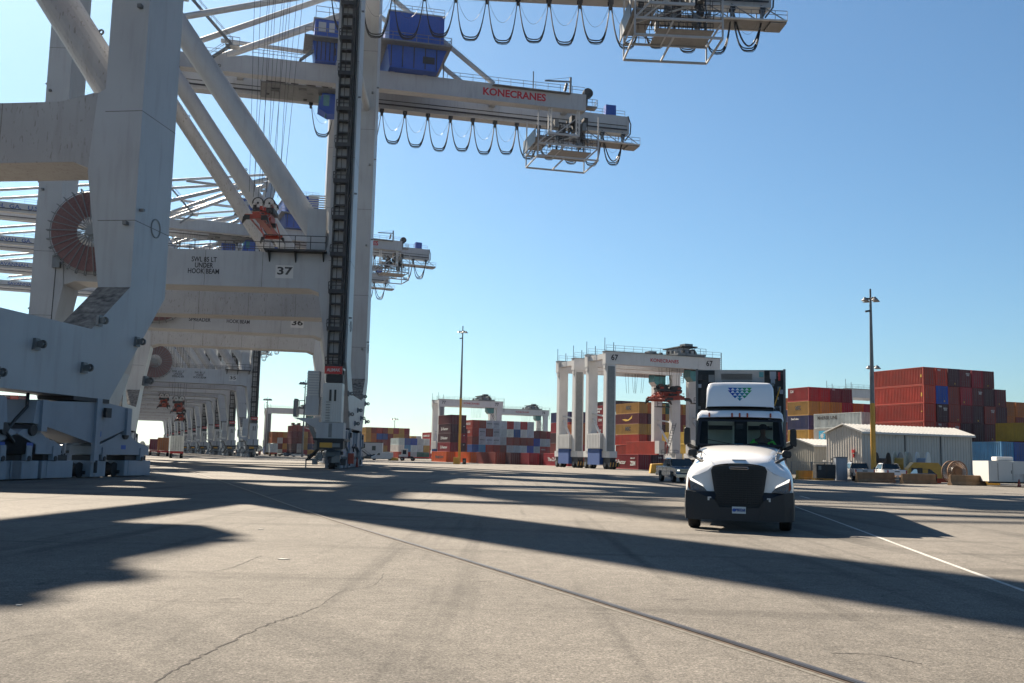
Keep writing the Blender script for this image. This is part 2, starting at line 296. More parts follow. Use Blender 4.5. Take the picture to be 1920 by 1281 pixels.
# ------------------------------------------------------------------ ship to shore cranes
# local frame: x from water (-) to land (+), 0 = outer face of landside legs; y along the quay, 0 = near face; z up
LEGY = ((0.0, 4.4), (23.5, 27.9)); GZ = 62.3
def make_crane():
    root = empty('gantry_crane', (0, 0, 0))
    # legs
    for side in (0, 1):                # 0 landside, 1 waterside
        def X(v): return v if side == 0 else -33.6-v
        for j, (ya, yb) in enumerate(LEGY):
            m = MB()
            m.prism([(X(0), 11.4), (X(-2.1), 11.4), (X(-3.3), 18.6), (X(-3.3), 19.2), (X(-3.0), 23.6), (X(-2.5), 23.9), (X(-2.4), 66.0), (X(0), 66.0)], ya, yb, 'y', CW)
            # welded seams, lugs and hatch
            for z in (15.5, 22.4, 34, 45, 56): m.box(min(X(-2.42), X(.004)), max(X(-2.42), X(.004)), ya-.012, yb+.012, z, z+.05, SEAM)
            for z in (15.2, 29.0, 40, 50): m.box(X(-.5)-.12, X(-.5)+.12, ya-.35, ya, z, z+.22, GALV); m.box(X(0) if side == 0 else X(0)-.3, X(0)+.3 if side == 0 else X(0), ya+.4, ya+.6, z+1, z+1.15, GALV)
            if side == 0:
                m.lathe([(.62, 0), (.62, .05), (.54, .05), (.54, 0)], (0, ya+2.6, 15.6), 'x', GALV, 18)
            m.build('leg', root)
        # sill beam with haunches
        prof = [(5.9, 4.5), (22.0, 4.5), (27.9, 11.4), (23.5, 11.4), (19.6, 8.34), (8.3, 8.34), (4.4, 11.4), (0, 11.4)]
        m = MB(); m.prism(prof, X(0), X(-2.1), 'x', CW)
        s_ = m.build('sill_beam', root)
        for (ya, za, yb, zb) in ((19.6, 8.34, 23.48, 11.38), (8.3, 8.34, 4.42, 11.38)):
            d = Vector((0, yb-ya, zb-za)).normalized(); nrm = Vector((0, -d.z, d.y)) if yb > ya else Vector((0, d.z, -d.y))
            if nrm.z < 0: nrm = -nrm
            m = MB(); x0, x1 = sorted((X(0), X(-2.1)))
            a = [Vector((x, y, z))+nrm*.012 for x, y, z in ((x0, ya, za), (x1, ya, za), (x1, yb, zb), (x0, yb, zb))]
            m.add(a, [(0, 1, 2, 3)], GRIT)
            m.build('grit_patch', s_)
        for (y, z) in ((20.2, 8.9), (24.6, 8.2), (25.9, 5.9), (19.0, 6.1), (11.5, 5.2), (2.6, 8.2), (4.0, 6.0), (14.5, 6.9)):
            m = MB(); xx = X(0); dx = .42 if side == 0 else -.42
            m.prism([(y-.28, z-.3), (y+.28, z-.3), (y+.2, z+.3), (y-.2, z+.3)], xx, xx+dx*.35, 'x', GALV)
            m.lathe([(.22, 0), (.22, .1), (.09, .1), (.09, 0)], (xx+dx, y-.05, z), 'y', GALV, 12)
            m.box(min(xx, xx+dx), max(xx, xx+dx), y-.05, y+.05, z-.16, z+.16, GALV); m.build('padeye', s_)
        # bogies at both corners
        for cy in (0, 1):
            def Y(v): return 27.9-v if cy else v     # v measured from the outer end
            xc = X(-1.05)
            m = MB()
            m.prism([(Y(3.1), 4.1), (Y(3.0), 2.7), (Y(3.6), 2.85), (Y(6.65), 2.0), (Y(7.2), 1.95), (Y(11.7), 2.75), (Y(12.9), 2.9), (Y(12.7), 4.05), (Y(7.5), 4.28), (Y(5.7), 4.3)], xc-.95, xc+.95, 'x', GREYP)
            m.box(xc-1.05, xc+1.05, min(Y(5.9), Y(9.6)), max(Y(5.9), Y(9.6)), 4.28, 4.5, DK)
            for v in (3.3, 11.9): m.box(xc-1.1, xc+1.1, min(Y(v), Y(v+.5)), max(Y(v), Y(v+.5)), 2.5, 4.12, GREYP)
            m.build('equalizer_beam', root)
            for (a, b_) in ((.4, 6.6), (10.0, 15.6)):
                mid = (a+b_)/2
                e = MB(); e.prism([(Y(a), 1.33), (Y(a), 1.8), (Y(mid-1.3), 2.2), (Y(mid-.6), 2.58), (Y(mid+.6), 2.58), (Y(mid+1.3), 2.3), (Y(b_), 1.8), (Y(b_), 1.33)], xc-.8, xc+.8, 'x', GREYP)
                e.lathe([(0, -.95), (.3, -.95), (.3, .95), (0, .95)], (xc, Y(mid), 2.55), 'x', DK, 14)
                for v in (mid-2.2, mid+2.2): e.box(xc-.86, xc+.86, Y(v)-.22, Y(v)+.22, 1.0, 1.75, GREYP); e.lathe([(0, -.9), (.14, -.9), (.14, .9), (0, .9)], (xc, Y(v), 1.1), 'x', DK, 10)
                e.box(xc+.8, xc+.808, Y(mid)-.3, Y(mid)+.25, 1.65, 1.9, LBLUE) if side == 0 else None
                e.build('equalizer_beam', root)
            for (a, b_) in ((.0, 3.2), (5.35, 6.95), (8.75, 11.6), (13.3, 16.0)):
                e = MB(); y0, y1 = sorted((Y(a), Y(b_)))
                e.box(xc-.78, xc+.78, y0, y1, .06, .98, GREYP); e.box(xc-.6, xc+.6, y0+.3, y1-.3, .96, 1.28, DK)
                e.box(xc-.5, xc+.5, y0-.12, y0, .2, .4, DK); e.box(xc-.82, xc+.82, y0+.4, y0+.46, .12, .99, GREYP)
                bo = e.build('bogie', root, bevel=.03)
                for yy in (y0+.1, y1-.1):
                    wv = MB(); wv.lathe([(0, -.3), (.42, -.3), (.45, -.22), (.36, -.2), (.36, .2), (.45, .22), (.42, .3), (0, .3)], (xc, yy+(.35 if yy > (y0+y1)/2 else -.35), .44), 'x', DK, 18); wv.build('wheel', bo)
            m = MB(); m.box(xc+.9, xc+1.12, Y(7.0)-.25, Y(7.0)+.25, .9, 4.5, GREYP); m.tube((xc+1.1, Y(7.), 1.0), (xc+1.1, Y(7.), .3), .1, DK, 8)
            m.box(xc+1.12, xc+1.3, Y(6.3)-.3, Y(6.3)+.3, 3.45, 4.0, DK); m.box(xc+.952, xc+.96, Y(6.6)-.3, Y(6.6)+.22, 2.35, 2.65, LBLUE)
            m.build('tie_down', root)
            m = MB() if (side == 0 and cy) else None
            if m: m.path([Vector((xc+.6, Y(13.0), 4.4)), Vector((xc+.8, Y(13.3), 3.7)), Vector((xc+.8, Y(14.2), 3.0)), Vector((xc+.9, Y(15), 2.4)), Vector((xc+.9, Y(14.3), 1.9))], .09, BLK, 6); m.build('hose', root)
    # portal beams across the quay, near and far
    for ya, yb, sgn in ((.15, 4.25, 0), (23.65, 27.75, 1)):
        m = MB()
        m.prism([(-2.5, 18.9), (-3.4, 18.9), (-4.4, 19.3), (-29.2, 19.3), (-30.2, 18.9), (-31.1, 18.9), (-31.1, 23.9), (-30.3, 23.9), (-28, 23.2), (-5.6, 23.2), (-3.4, 23.7), (-2.5, 23.7)], ya, yb, 'y', CWD if sgn else CW)
        for x in (-9.5, -15.6, -22): m.box(x, x+.05, ya-.012, yb, 19.31, 23.19, SEAM)
        pb = m.build('portal_beam', root)
        if not sgn: m = MB(); m.rail([(-28, ya+.1, 23.1), (-5.6, ya+.1, 23.1)], 1.2, DK, .035, 1.6); m.rail([(-28, yb-.1, 23.1), (-5.6, yb-.1, 23.1)], 1.2, DK, .035, 1.6); m.build('railing', pb)
        if not sgn:
            m = MB(); m.box(-9.2, -2.6, ya-1.3, ya+.1, 23.15, 23.35, DK)
            for x in (-8.8, -6, -3): m.prism([(ya-1.2, 23.15), (ya, 23.15), (ya, 22.1)], x, x+.12, 'x', DK)
            m.rail([(-9.2, ya-1.25, 23.3), (-2.6, ya-1.25, 23.3)], 1.5, DK, .05, 1.8); m.build('walkway', root)
            m = MB(); m.box(-4.9, -2.9, ya+.2, ya+2, 23.3, 28.2, CW)
            for k in range(6): m.box(-4.9, -2.9, ya+.1, ya+.2, 28.3+k*.25, 28.42+k*.25, WHT)
            m.build('cabinet', root)
    # diagonal braces and struts
    def tube_part(name, a, b, r, mat=CW, n=20):
        m = MB(); m.tube(a, b, r, mat, n); return m.build(name, root, smooth=False)
    for y in (2.2, 25.7):
        m = MB(); m.tube((-1.9, y, 22.8), (-31.8, y, 65.1), 1.2, CWD if y > 20 else CW, 24)
        for f in (.12, .5, .86):
            p = Vector((-1.9, y, 22.8)).lerp(Vector((-31.8, y, 65.1)), f); m.lathe([(.2, 0), (.2, .08), (.1, .08), (.1, 0)], p+Vector((1.05, 0, .75)), 'y', GALV, 10)
        m.build('brace', root)
    for x in (-32.4, -1.2):
        m = MB(); m.box(x-1.0, x+1.0, 4.41, 23.49, 66.6, 69.4, CW); m.build('cross_beam', root)
        m = MB(); m.tube((x, 4.3, 26), (x, 23.6, 26), .5, CW, 12) if x < -30 else m.tube((x, 4.3, 48), (x, 23.6, 48), .45, CW, 12); m.build('strut', root)
    # pylon above the girders
    for y, yt in ((2.2, 9.0), (25.7, 18.5)):
        m = MB(); m.bar((-1.2, y, 66.0), (3.0, yt, 81), 1.7, 1.7, CW); m.build('pylon_leg', root)
        tube_part('strut', (-32.2, y, 66), (3.0, yt, 80.5), .5); tube_part('strut', (-22, y, 74.4), (-.4, y+1.2, 74.4), .38)
    m = MB(); m.box(2, 4, 8, 19.5, 80.4, 82, CW); m.rail([(1.5, 7.8, 82), (4.5, 7.8, 82)], 1.2, GALV); m.build('pylon_head', root)
    for y in (9.2, 18.5):
        tube_part('backstay', (3.4, y, 80.8), (24.5, y, 65.6 if y < 12 else 66.2), .42)
        tube_part('forestay', (2.6, y, 80.8), (-27, y, 65.8), .46)
        tube_part('boom_stay', (2.6, y, 81.2), (-76, y, 66.3), .36)
    # girders: near one shorter, far one longer over the land side
    for (y, x1, z0, zh, wd) in ((9.2, 41.0, GZ+.1, 3.0, 1.5), (18.6, 52.6, GZ, 3.4, 1.6)):
        m = MB()
        m.prism([(-34, z0), (x1, z0), (x1, z0+zh-.1), (24.5, z0+zh), (-17, z0+zh), (-19.5, z0+zh-.6), (-34, z0+zh-.6)], y-wd/2, y+wd/2, 'y', CW)
        bm_ = MB(); bm_.prism([(-92, z0+.9), (-88, z0), (-34.2, z0), (-34.2, z0+zh-.6), (-84, z0+zh-.6), (-92, z0+2.4)], y-wd/2, y+wd/2, 'y', CW); bm_.box(-88, -34.3, y-wd/2-.28, y+wd/2+.28, z0-.16, z0-.01, CW); bm_.box(-88, -34.3, y-wd/2-.5, y-wd/2-.28, z0+.5, z0+.7, DK)
        bm_.rail([(-88, y-wd/2+.1, z0+zh-.6), (-35, y-wd/2+.1, z0+zh-.6)], 1.2, GALV, .04, 3); bm_.build('boom', root)
        m.box(-34, x1-.2, y-wd/2-.28, y+wd/2+.28, z0-.16, z0-.01, CW)
        if y > 12: m.box(-34, x1-.5, y-wd/2-.5, y-wd/2-.28, z0+.5, z0+.7, DK); m.box(-34, x1-.5, y-wd/2-.12, y-wd/2-.02, z0+1.4, z0+1.5, DK)
        gd = m.build('girder', root)
        m = MB(); zt = z0+zh; e = y-wd/2-(.9 if y < 12 else 0)
        if y < 12: m.box(24, 38, e, y-wd/2, zt-.5, zt-.4, GALV)
        m.rail([(16, e if y < 12 else y, zt-(.4 if y < 12 else 0)), (x1-.6, e if y < 12 else y, zt-(.4 if y < 12 else 0))], 1.2, GALV, .04, 2.2)
        m.rail([(-16, y-wd/2+.1, zt), (-7.5, y-wd/2+.1, zt)], 1.2, GALV, .04, 1.8); m.rail([(-33, y-wd/2+.1, zt-.6), (-20, y-wd/2+.1, zt-.6)], 1.2, GALV, .04, 3)
        m.build('railing', gd)
        if y < 12:
            m = MB()
            for xx in (15.6, 31.5): m.tube((xx, y, zt), (xx, y, zt+3.3), .1, GALV, 6)
            m.bar((38.3, y, zt), (38.3, y, zt+3.0), .35, .35, GALV); m.bar((38.5, y, zt+2.2), (33.6, y, zt+1.9), .2, .25, GALV); m.bar((37.3, y, zt+.4), (37.6, y, zt+1.8), .5, .4, DK)
            m.bar((38.3, y, zt+3.0), (33.6, y, zt+2), .05, .05, GALV); m.build('service_hoist', root)
            m = MB(); m.lathe([(0, -.4), (.9, -.4), (.9, -.3), (.5, -.3), (.5, .3), (.9, .3), (.9, .4), (0, .4)], (x1+.5, y, zt+.4), 'y', DK, 16)
            m.bar((x1+.3, y, zt), (x1+.2, y, z0+1), .5, .3, DK); m.box(x1, x1+2, y-1, y+.8, z0+.6, z0+.85, GALV); m.rail([(x1+2, y-1, z0+.85), (x1+2, y+.8, z0+.85)], 1.2, GALV, .04, 1); m.rail([(x1+.1, y-1, z0+.85), (x1+2, y-1, z0+.85)], 1.2, GALV, .04, 1); m.build('rope_sheave', root)
        else:
            m = MB(); m.box(x1-4.6, x1-2.6, y-.7, y+.7, zt, zt+1.9, CBLUE); m.build('cabinet', root)
            m = MB(); m.path([Vector((x1-.3, y-.9, zt)), Vector((x1+.3, y-.9, zt-1.6)), Vector((x1+.2, y-.9, z0)), Vector((x1-.9, y-.9, z0-1.5))], .12, DK, 5)
            for a, b_ in (((x1-16, y+1.5), (x1+1.8, y+1.5)), ((x1-16, y-1.8), (x1+1.8, y-1.8))):
                m.box(a[0], b_[0], a[1]-.15, a[1]+.15, z0-2.35, z0-2.15, WHT); m.rail([(a[0], a[1], z0-2.1), (b_[0], a[1], z0-2.1)], 1.2, GALV, .04, 1.6)
            m.box(x1-16, x1+1.8, y-1.8, y+1.5, z0-2.28, z0-2.2, GALV)
            m.box(x1-.4, x1+1.8, y-1.6, y+1.4, z0-2.5, z0-2.36, GALV)
            for xx in (x1-13, x1-9, x1-5.5, x1-1.5): m.bar((xx, y-.8, z0), (xx, y-1.8, z0-2.2), .14, .14, GALV); m.bar((xx, y+.8, z0), (xx, y+1.5, z0-2.2), .14, .14, GALV); m.bar((xx, y-.9, z0+.2), (xx+3, y-1.8, z0-2.2), .12, .12, GALV)
            m.build('service_gallery', root)
    for x in (-32, -18, 4, 26, 39.5): m = MB(); m.box(x-.5, x+.5, 9.96, 17.79, GZ+2.2, GZ+2.9, CW); m.build('cross_tie', root)
    # stairs up the pylon and at the boom hinge
    m = MB()
    def stair(a, b, w=.8):
        m = MB(); a = Vector(a); b = Vector(b)
        for s in (-w/2, w/2): m.bar(a+Vector((0, s, 0)), b+Vector((0, s, 0)), .08, .3, GALV); m.bar(a+Vector((0, s, 1.1)), b+Vector((0, s, 1.1)), .06, .06, GALV)
        k = int((b-a).length/.6)
        for i in range(k+1): p = a.lerp(b, i/k); m.box(p.x-.14, p.x+.14, p.y-w/2, p.y+w/2, p.z-.03, p.z+.03, GALV); m.bar(p+Vector((0, -w/2, 0)), p+Vector((0, -w/2, 1.1)), .05, .05, GALV) if i % 2 == 0 else None
        m.build('stair', root)
    stair((-19.2, 7.9, 66.6), (-26.4, 7.9, 74.2)); stair((-19.5, 7.9, 66.4), (-22.6, 7.9, 63.8)); stair((-5.8, 8, 67.7), (-8.4, 8, 65.4))
    m = MB(); m.box(-20.2, -18, 7.2, 9, 66.3, 66.45, GALV); m.rail([(-20.2, 7.2, 66.4), (-18, 7.2, 66.4)], 1.3, GALV, .05, 1); m.build('landing', root); m = MB(); m.box(-28.6, -26.3, 7, 9, 73.4, 76, CW); m.rail([(-28.6, 7, 76), (-26.3, 7, 76)], 1.3, GALV, .05, 1)
    m.build('landing', root)
    # machinery house and electrical house
    def house(name, x0, x1, y0, y1, zf, zt, zb, win):
        h = MB(); h.box(x0, x1, y0, y1, zf, zt, CBLUE)
        n = int((x1-x0)/.5)
        for i in range(n): xx = x0+(i+.5)*(x1-x0)/n; h.box(xx-.06, xx+.06, y0-.05, y0, zf, zt-.1, CBLUE)
        h.box(x0-.25, x1+.15, y0-.2, y1+.2, zt, zt+.2, CW)
        o = h.build(name, root)
        p = MB(); p.box(x0-1.6, x1+1.2, y0-1.5, y1+1.2, zf-.25, zf-.02, GALV); p.rail([(x0-1.5, y0-1.4, zf), (x1+1.1, y0-1.4, zf)], 1.3, WHT if 0 else GALV, .05, 1.9)
        p.rail([(x0-1.5, y0-1.4, zf), (x0-1.5, y1+1.1, zf)], 1.3, GALV, .05, 1.9); p.rail([(x1+1.1, y0-1.4, zf), (x1+1.1, y1+1.1, zf)], 1.3, GALV, .05, 1.9); p.build('platform', o)
        b_ = MB(); b_.prism([(x0-.2, zf-.26), (x1+.6, zf-.26), (x1-.8, zb), (x0+.3, zb)], y0+.3, y1-.3, 'y', CBLUE)
        for i in range(5): xx = x0+.5+(x1-x0-1.6)*i/4; b_.box(xx-.08, xx+.08, y0+.2, y0+.3, zb+.2, zf-.3, DK)
        b_.box((x0+x1)/2+1.2, (x0+x1)/2+3.2 if x1-x0 > 6 else (x0+x1)/2+1.4, y0+.24, y0+.3, zb+1.2, zb+2.4, DK)
        b_.build('plinth', o)
        if win:
            for (a, c) in win: wv = MB(); wv.box(a, c, y0-.1, y0-.05, zf+1.3, zf+2.9, CW); wv.build('window', o)
        return o
    ho = house('machinery_house', 5.8, 15.0, 6.2, 21.5, 69.6, 75.0, 65.5, None)
    m = MB(); m.rail([(5.8, 6.2, 75.2), (15, 6.2, 75.2)], 1.1, GALV, .04, 1.8); m.build('railing', ho)
    for xx in (6.4, 12.0): m = MB(); m.box(xx, xx+.8, 8.5, 9.9, 65.31, 65.9, CW); m.build('pedestal', ho)
    he = house('electrical_house', -6.3, -1.9, 7.0, 12, 69.0, 72.4, 65.4, ((-5.7, -4.5), (-4.0, -3.1)))
    m = MB(); m.rail([(-6.2, 7.0, 72.6), (-1.9, 7.0, 72.6)], 2.0, GALV, .05, 2); m.build('railing', he)
    # trolley and operator cab
    m = MB(); tx = -13.5 if True else 0
    m.box(-14.5, -1.6, 10.3, 17.4, GZ-.5, GZ-.2, GALV); m.box(-13.5, -11, 10.5, 17.2, GZ-.2, GZ+1.8, DK); m.box(-7, -5.6, 10.5, 17.2, GZ-.2, GZ+1.6, DK)
    for i in range(26):
        a = Vector((random.uniform(-14.5, -1.8), random.uniform(10.2, 17.4), random.uniform(GZ-1.1, GZ+1.7))); s = random.uniform(.15, .6); m.box(a.x-s*1.5, a.x+s*1.5, a.y-s, a.y+s, a.z-s*.6, a.z+s*.6, random.choice((DK, GALV, DK)))
    for xx in (-13, -9, -4): m.lathe([(0, -.3), (.7, -.3), (.55, 0), (.7, .3), (0, .3)], (xx, 10.6, GZ+.4), 'y', DK, 14)
    m.rail([(-14.5, 10.3, GZ-.2), (-1.6, 10.3, GZ-.2)], 1.1, DK, .05, 1.4); m.build('trolley', root)
    m = MB(); m.prism([(-4.4, GZ-.7), (-1.2, GZ-.7), (-1.2, GZ-4.0), (-3.4, GZ-4.2), (-5.0, GZ-3.4), (-4.9, GZ-2.7)], 11.6, 14.6, 'y', CBLUE); cb = m.build('operator_cab', root)
    m = MB(); m.box(-4.2, -3.2, 11.55, 11.6, GZ-2.9, GZ-1.0, TEAL); m.add([(-4.98, 11.8, GZ-2.85), (-4.98, 14.4, GZ-2.85), (-3.55, 14.4, GZ-4.2), (-3.55, 11.8, GZ-4.2)], [(0, 1, 2, 3)], TEAL); m.box(-4.97, -4.5, 11.7, 14.5, GZ-2.6, GZ-1.2, TEAL); m.build('window', cb)
    # festoon cables under the far girder on the land side
    fx = [-6+4.1*i for i in range(15)]
    tr_ = MB()
    for x in fx:
        for dy in (-.3, .3): tr_.box(x-.35, x+.35, 17.9+dy-.05, 17.9+dy+.05, GZ-.75, GZ-.2, DK)
        tr_.box(x-.2, x+.2, 17.5, 18.3, GZ-1.3, GZ-.7, DK)
    tr_.build('festoon_trolley', root)
    for a, b_ in zip(fx, fx[1:]):
        m = MB(); c = (a+b_)/2
        dv = random.uniform(-.35, .3); sk = random.uniform(-.12, .12)
        for k, (dp, dy, r) in enumerate(((5.0, 0, .075), (5.2, .14, .075), (5.4, -.14, .075), (4.85, .26, .06), (5.6, -.25, .05))):
            P = []
            for i in range(15):
                t = -1+2*i/14; P.append(Vector((c+(b_-a)/2*math.copysign(abs(t)**.62, t)*.93+sk*(1-t*t), 17.9+dy+random.uniform(-.03, .03), GZ-1.1-(dp+dv)*(1-abs(t)**2.3))))
            m.path(P, r, DK, 4)
        P = [Vector((c+(b_-a)/2*t*.9, 17.9, GZ-1.0-2.9*(1-abs(t)**2.0))) for t in [-1+2*i/10 for i in range(11)]]; m.path(P, .025, GALV, 3)
        m.build('festoon_cable', root)
    m = MB(); m.path([Vector((51.0-1*(1-t)-5.0*t+1.5, 17.9, GZ-1.1-4.4*(1-(2*t-1)**2))) for t in [i/12 for i in range(13)]], .12, DK, 5); m.build('festoon_cable', root)
    # maintenance cage below the girder end
    m = MB()
    for (x, y) in ((34.3, 8.6), (39.4, 8.6)):
        for dx, dy in ((0, 0), (.5, 0), (0, .5), (.5, .5)): m.bar((x+dx, y+dy, GZ), (x+dx, y+dy, GZ-4.6), .12, .12, WHT)
        for i in range(5): m.bar((x, y, GZ-i*.92), (x+.5, y, GZ-.92*(i+1)), .08, .08, WHT)
    z0, z1 = GZ-6.3, GZ-8.5
    xa, xb, ya, yb = 32.6, 43.6, 9.2, 17.2
    for (y, z) in ((ya, z0), (yb, z0), (ya, z1), (yb, z1)): m.bar((xa, y, z), (xb, y, z), .22, .28, CW)
    for x in (xa, xb, 37.5): m.bar((x, ya, z1), (x, yb, z1), .2, .24, CW); m.bar((x, ya, z0), (x, yb, z0), .18, .2, CW)
    for (x, y) in ((xa, ya), (xb, ya), (xb, yb), (xa, yb)): m.bar((x, y, z1), (x, y, GZ+(.2 if x < 42 or y > 10 else -.6)), .2, .2, CW)
    for y in (ya, yb):
        for i in range(5): x_ = xa+i*(xb-xa)/5; m.bar((x_, y, z0), (x_+(xb-xa)/5, y, z0+1.4) if i % 2 == 0 else (x_, y, z0), .1, .1, GALV) if i % 2 == 0 else m.bar((x_, y, z0+1.4), (x_+(xb-xa)/5, y, z0), .1, .1, GALV)
    m.bar((34.3, 8.6, GZ-4.6), (39.9, 8.6, GZ-4.6), .3, .35, CW); m.bar((34.3, 13, GZ-4.6), (39.9, 13, GZ-4.6), .3, .35, CW); m.bar((34.3, 8.6, GZ-4.6), (xa, ya, z0), .2, .2, CW); m.bar((39.9, 8.6, GZ-4.6), (xa, 11, z0), .2, .2, CW); m.bar((33.6, ya, z0), (41, ya, GZ), .18, .18, CW)
    m.box(xa-.2, xa+2.6, ya, yb, GZ-5.2, GZ-5.05, GALV); m.box(xa-.6, xa-.45, ya, yb, GZ-6.2, GZ-3.8, GALV); m.box(36, xb-.3, 12, yb, z0-.02, z0+.05, GALV)
    for y in (ya+.1, yb-.1, 13): m.rail([(xa+.2, y, z0+.2), (xb-.2, y, z0+.2)], 1.2, DK, .05, .9); m.rail([(xa+.2, y, z0+1.4), (xb-.2, y, z0+1.4)], 1.2, DK, .04, 1.1)
    for i in range(34): a = Vector((random.uniform(35.5, 43), random.uniform(10.5, yb), random.uniform(GZ-4.6, GZ-.2))); s_ = random.uniform(.2, .75); m.box(a.x-s_*.5, a.x+s_*.5, a.y-s_, a.y+s_, a.z-s_, a.z+s_, random.choice((DK, DK, GALV)))
    for i in range(14): x = 36+i*.6; m.bar((x, 16, GZ), (x, 16, GZ-4.5), .08, .08, DK)
    m.build('maintenance_cage', root)
    # cable reel on the near portal beam
    m = MB(); c = Vector((-27.2, -1.0, 24.5))
    m.lathe([(1.7, -.12), (4.3, -.12), (4.3, .12), (1.7, .12), (1.7, -.12)], c, 'y', REEL, 40)
    rl = m.build('cable_reel', root)
    m = MB()
    for i in range(30):
        t = i*2*math.pi/30; d = Vector((math.cos(t), 0, math.sin(t)))
        for yy in (-.24, .24): m.bar(c+Vector((0, yy*(2.2 if yy < 0 else 1), 0))+d*.35, c+Vector((0, yy, 0))+d*4.75, .09, .09, GALV)
        m.bar(c+Vector((0, -.26, 0))+d*4.75, c+Vector((0, .26, 0))+d*4.75, .08, .08, GALV)
        d2 = Vector((math.cos(t+.21), 0, math.sin(t+.21))); m.bar(c+Vector((0, .24, 0))+d*4.6, c+Vector((0, .24, 0))+d2*4.6, .06, .06, GALV)
    m.lathe([(0, -.7), (.5, -.7), (.5, 1.1), (0, 1.1)], c, 'y', GALV, 14); m.build('reel_spokes', rl)
    m = MB(); m.box(-31.4, -30.6, -.5, .1, 20.6, 21.9, GALV); m.path([Vector((-29.0, -.6, 22.6)), Vector((-30.9, -.5, 21.9))], .06, DK); m.path([Vector((-31, -.4, 20.6)), Vector((-31.2, -.4, 4))], .05, DK); m.build('cable_guide', root)
    # ladder tower and lift on the near landside leg
    m = MB()
    for x in (-1.95, -.75): m.bar((x, -.15, 10.6), (x, -.15, 66), .13, .13, DK); m.bar((x, -1.0, 10.6), (x, -1.0, 66), .13, .13, DK)
    m.box(-.62, -.42, -.9, 0, 3, 66, DK); m.box(-.30, -.2, -.5, 0, 3, 66, DK); m.bar((-1.35, -1, 10.6), (-1.35, -1, 66), .08, .08, DK)
    z = 10.8; k = 0
    while z < 65.5:
        m.box(-2.0, -.7, -1.05, -.1, z, z+.12, DK); m.bar((-1.95, -1, z), (-.75, -1, z), .12, .12, DK)
        if k % 3 == 0: m.box(-2.15, -.5, -1.12, -.1, z-.2, z+.25, DK); m.rail([(-2.15, -1.1, z+.2), (-.6, -1.1, z+.2)], .8, DK, .05, .8)
        z += 1.35; k += 1
    m.build('ladder_tower', root)
    m = MB(); m.box(-1.95, -.1, -1.9, -.02, 10.4, 10.6, WHT); m.box(-1.9, -.15, -1.8, -.02, 9.1, 9.9, DK); m.box(-2.15, -.12, -2.0, -.02, 4.9, 9.0, WHT)
    for i in range(9): m.box(-2.12+i*.24, -2.06+i*.24, -2.05, -2.0, 4.95, 8.95, WHT)
    for xx in (-1.45, -.95): m.box(xx, xx+.22, -2.07, -2.0, 7.1, 8.3, DK)
    for i in range(8): m.box(-1.75, -1.3, -2.12, -2.0, 5.0+i*.28, 5.06+i*.28, GALV)
    lf = m.build('lift_cabin', root)
    m = MB(); m.box(-2.05, -.2, -2.1, -1.95, 9.95, 10.75, RED); m.build('sign_board', lf)
    text('lettering', 'ALIMAK', .46, INKW, lf, (-1.12, -2.11, 10.35), FACE_NEAR, 1.4, .01)
    m = MB(); m.box(-2.6, .2, -2.3, -.02, 3.2, 4.85, CW); m.box(-1.35, -1.0, -2.32, -2.3, 3.3, 4.75, GALV); m.box(-2.9, .3, -2.4, 4, 2.95, 3.2, DK); m.box(-2.5, .2, -2.2, 0, 2.1, 2.95, DK); m.box(-2.2, -.9, -2.24, -2.2, 2.25, 2.75, YEL); m.box(-.9, -.1, -2.24, -2.2, 2.3, 2.7, GALV); m.build('landing', root)
    m = MB(); m.box(-4.0, -2.6, -1.2, .6, 5.6, 7.6, CW)
    for k in range(9): m.box(-3.95, -2.65, -1.25, -1.2, 7.7+k*.28, 7.84+k*.28, WHT)
    m.box(-3.9, -2.7, -1.15, .5, 7.6, 10.3, CW)
    m.prism([(-5.2, 5.3), (-2.5, 5.3), (-2.5, 4.0), (-4, 4.9)], -1.2, .8, 'y', CW); m.rail([(-5.2, -1.2, 5.4), (-4.1, -1.2, 5.4)], 1.7, GALV, .05, .5); m.box(-5.2, -4.9, -1.2, 0, 5.4, 7.3, GALV)
    m.bar((-3.6, -.6, 4.8), (-2.6, -.6, 2.6), .5, .4, GALV); m.build('switch_cabinet', root)
    # small clutter at ground level on near landside corner
    m = MB()
    for i in range(16): x = random.uniform(-2.9, .4); zz = random.uniform(.6, 2.8); s = random.uniform(.1, .35); m.box(x-s, x+s, -1.1-s, -.8+s, zz-s, zz+s*1.6, random.choice((DK, GALV, GREYP)))
    m.bar((-3.6, -1, .9), (-2.4, -1.2, 2.1), .9, .15, BLK); m.bar((-3.7, -1, .9), (-3.7, -1, 0), .12, .12, GALV); m.bar((-3.7, -1, .95), (-2.2, -1, .95), .12, .12, GALV)
    for i in range(7): m.box(-3.1, -2.6, -.9, -.8, .5+i*.35, .56+i*.35, YEL)
    m.box(-1.2, -.7, -1.6, -1.3, 2.2, 2.6, ORG); m.box(.6, 1.2, -.6, .2, .6, 1.7, ORG); m.build('service_platform', root)
    return root
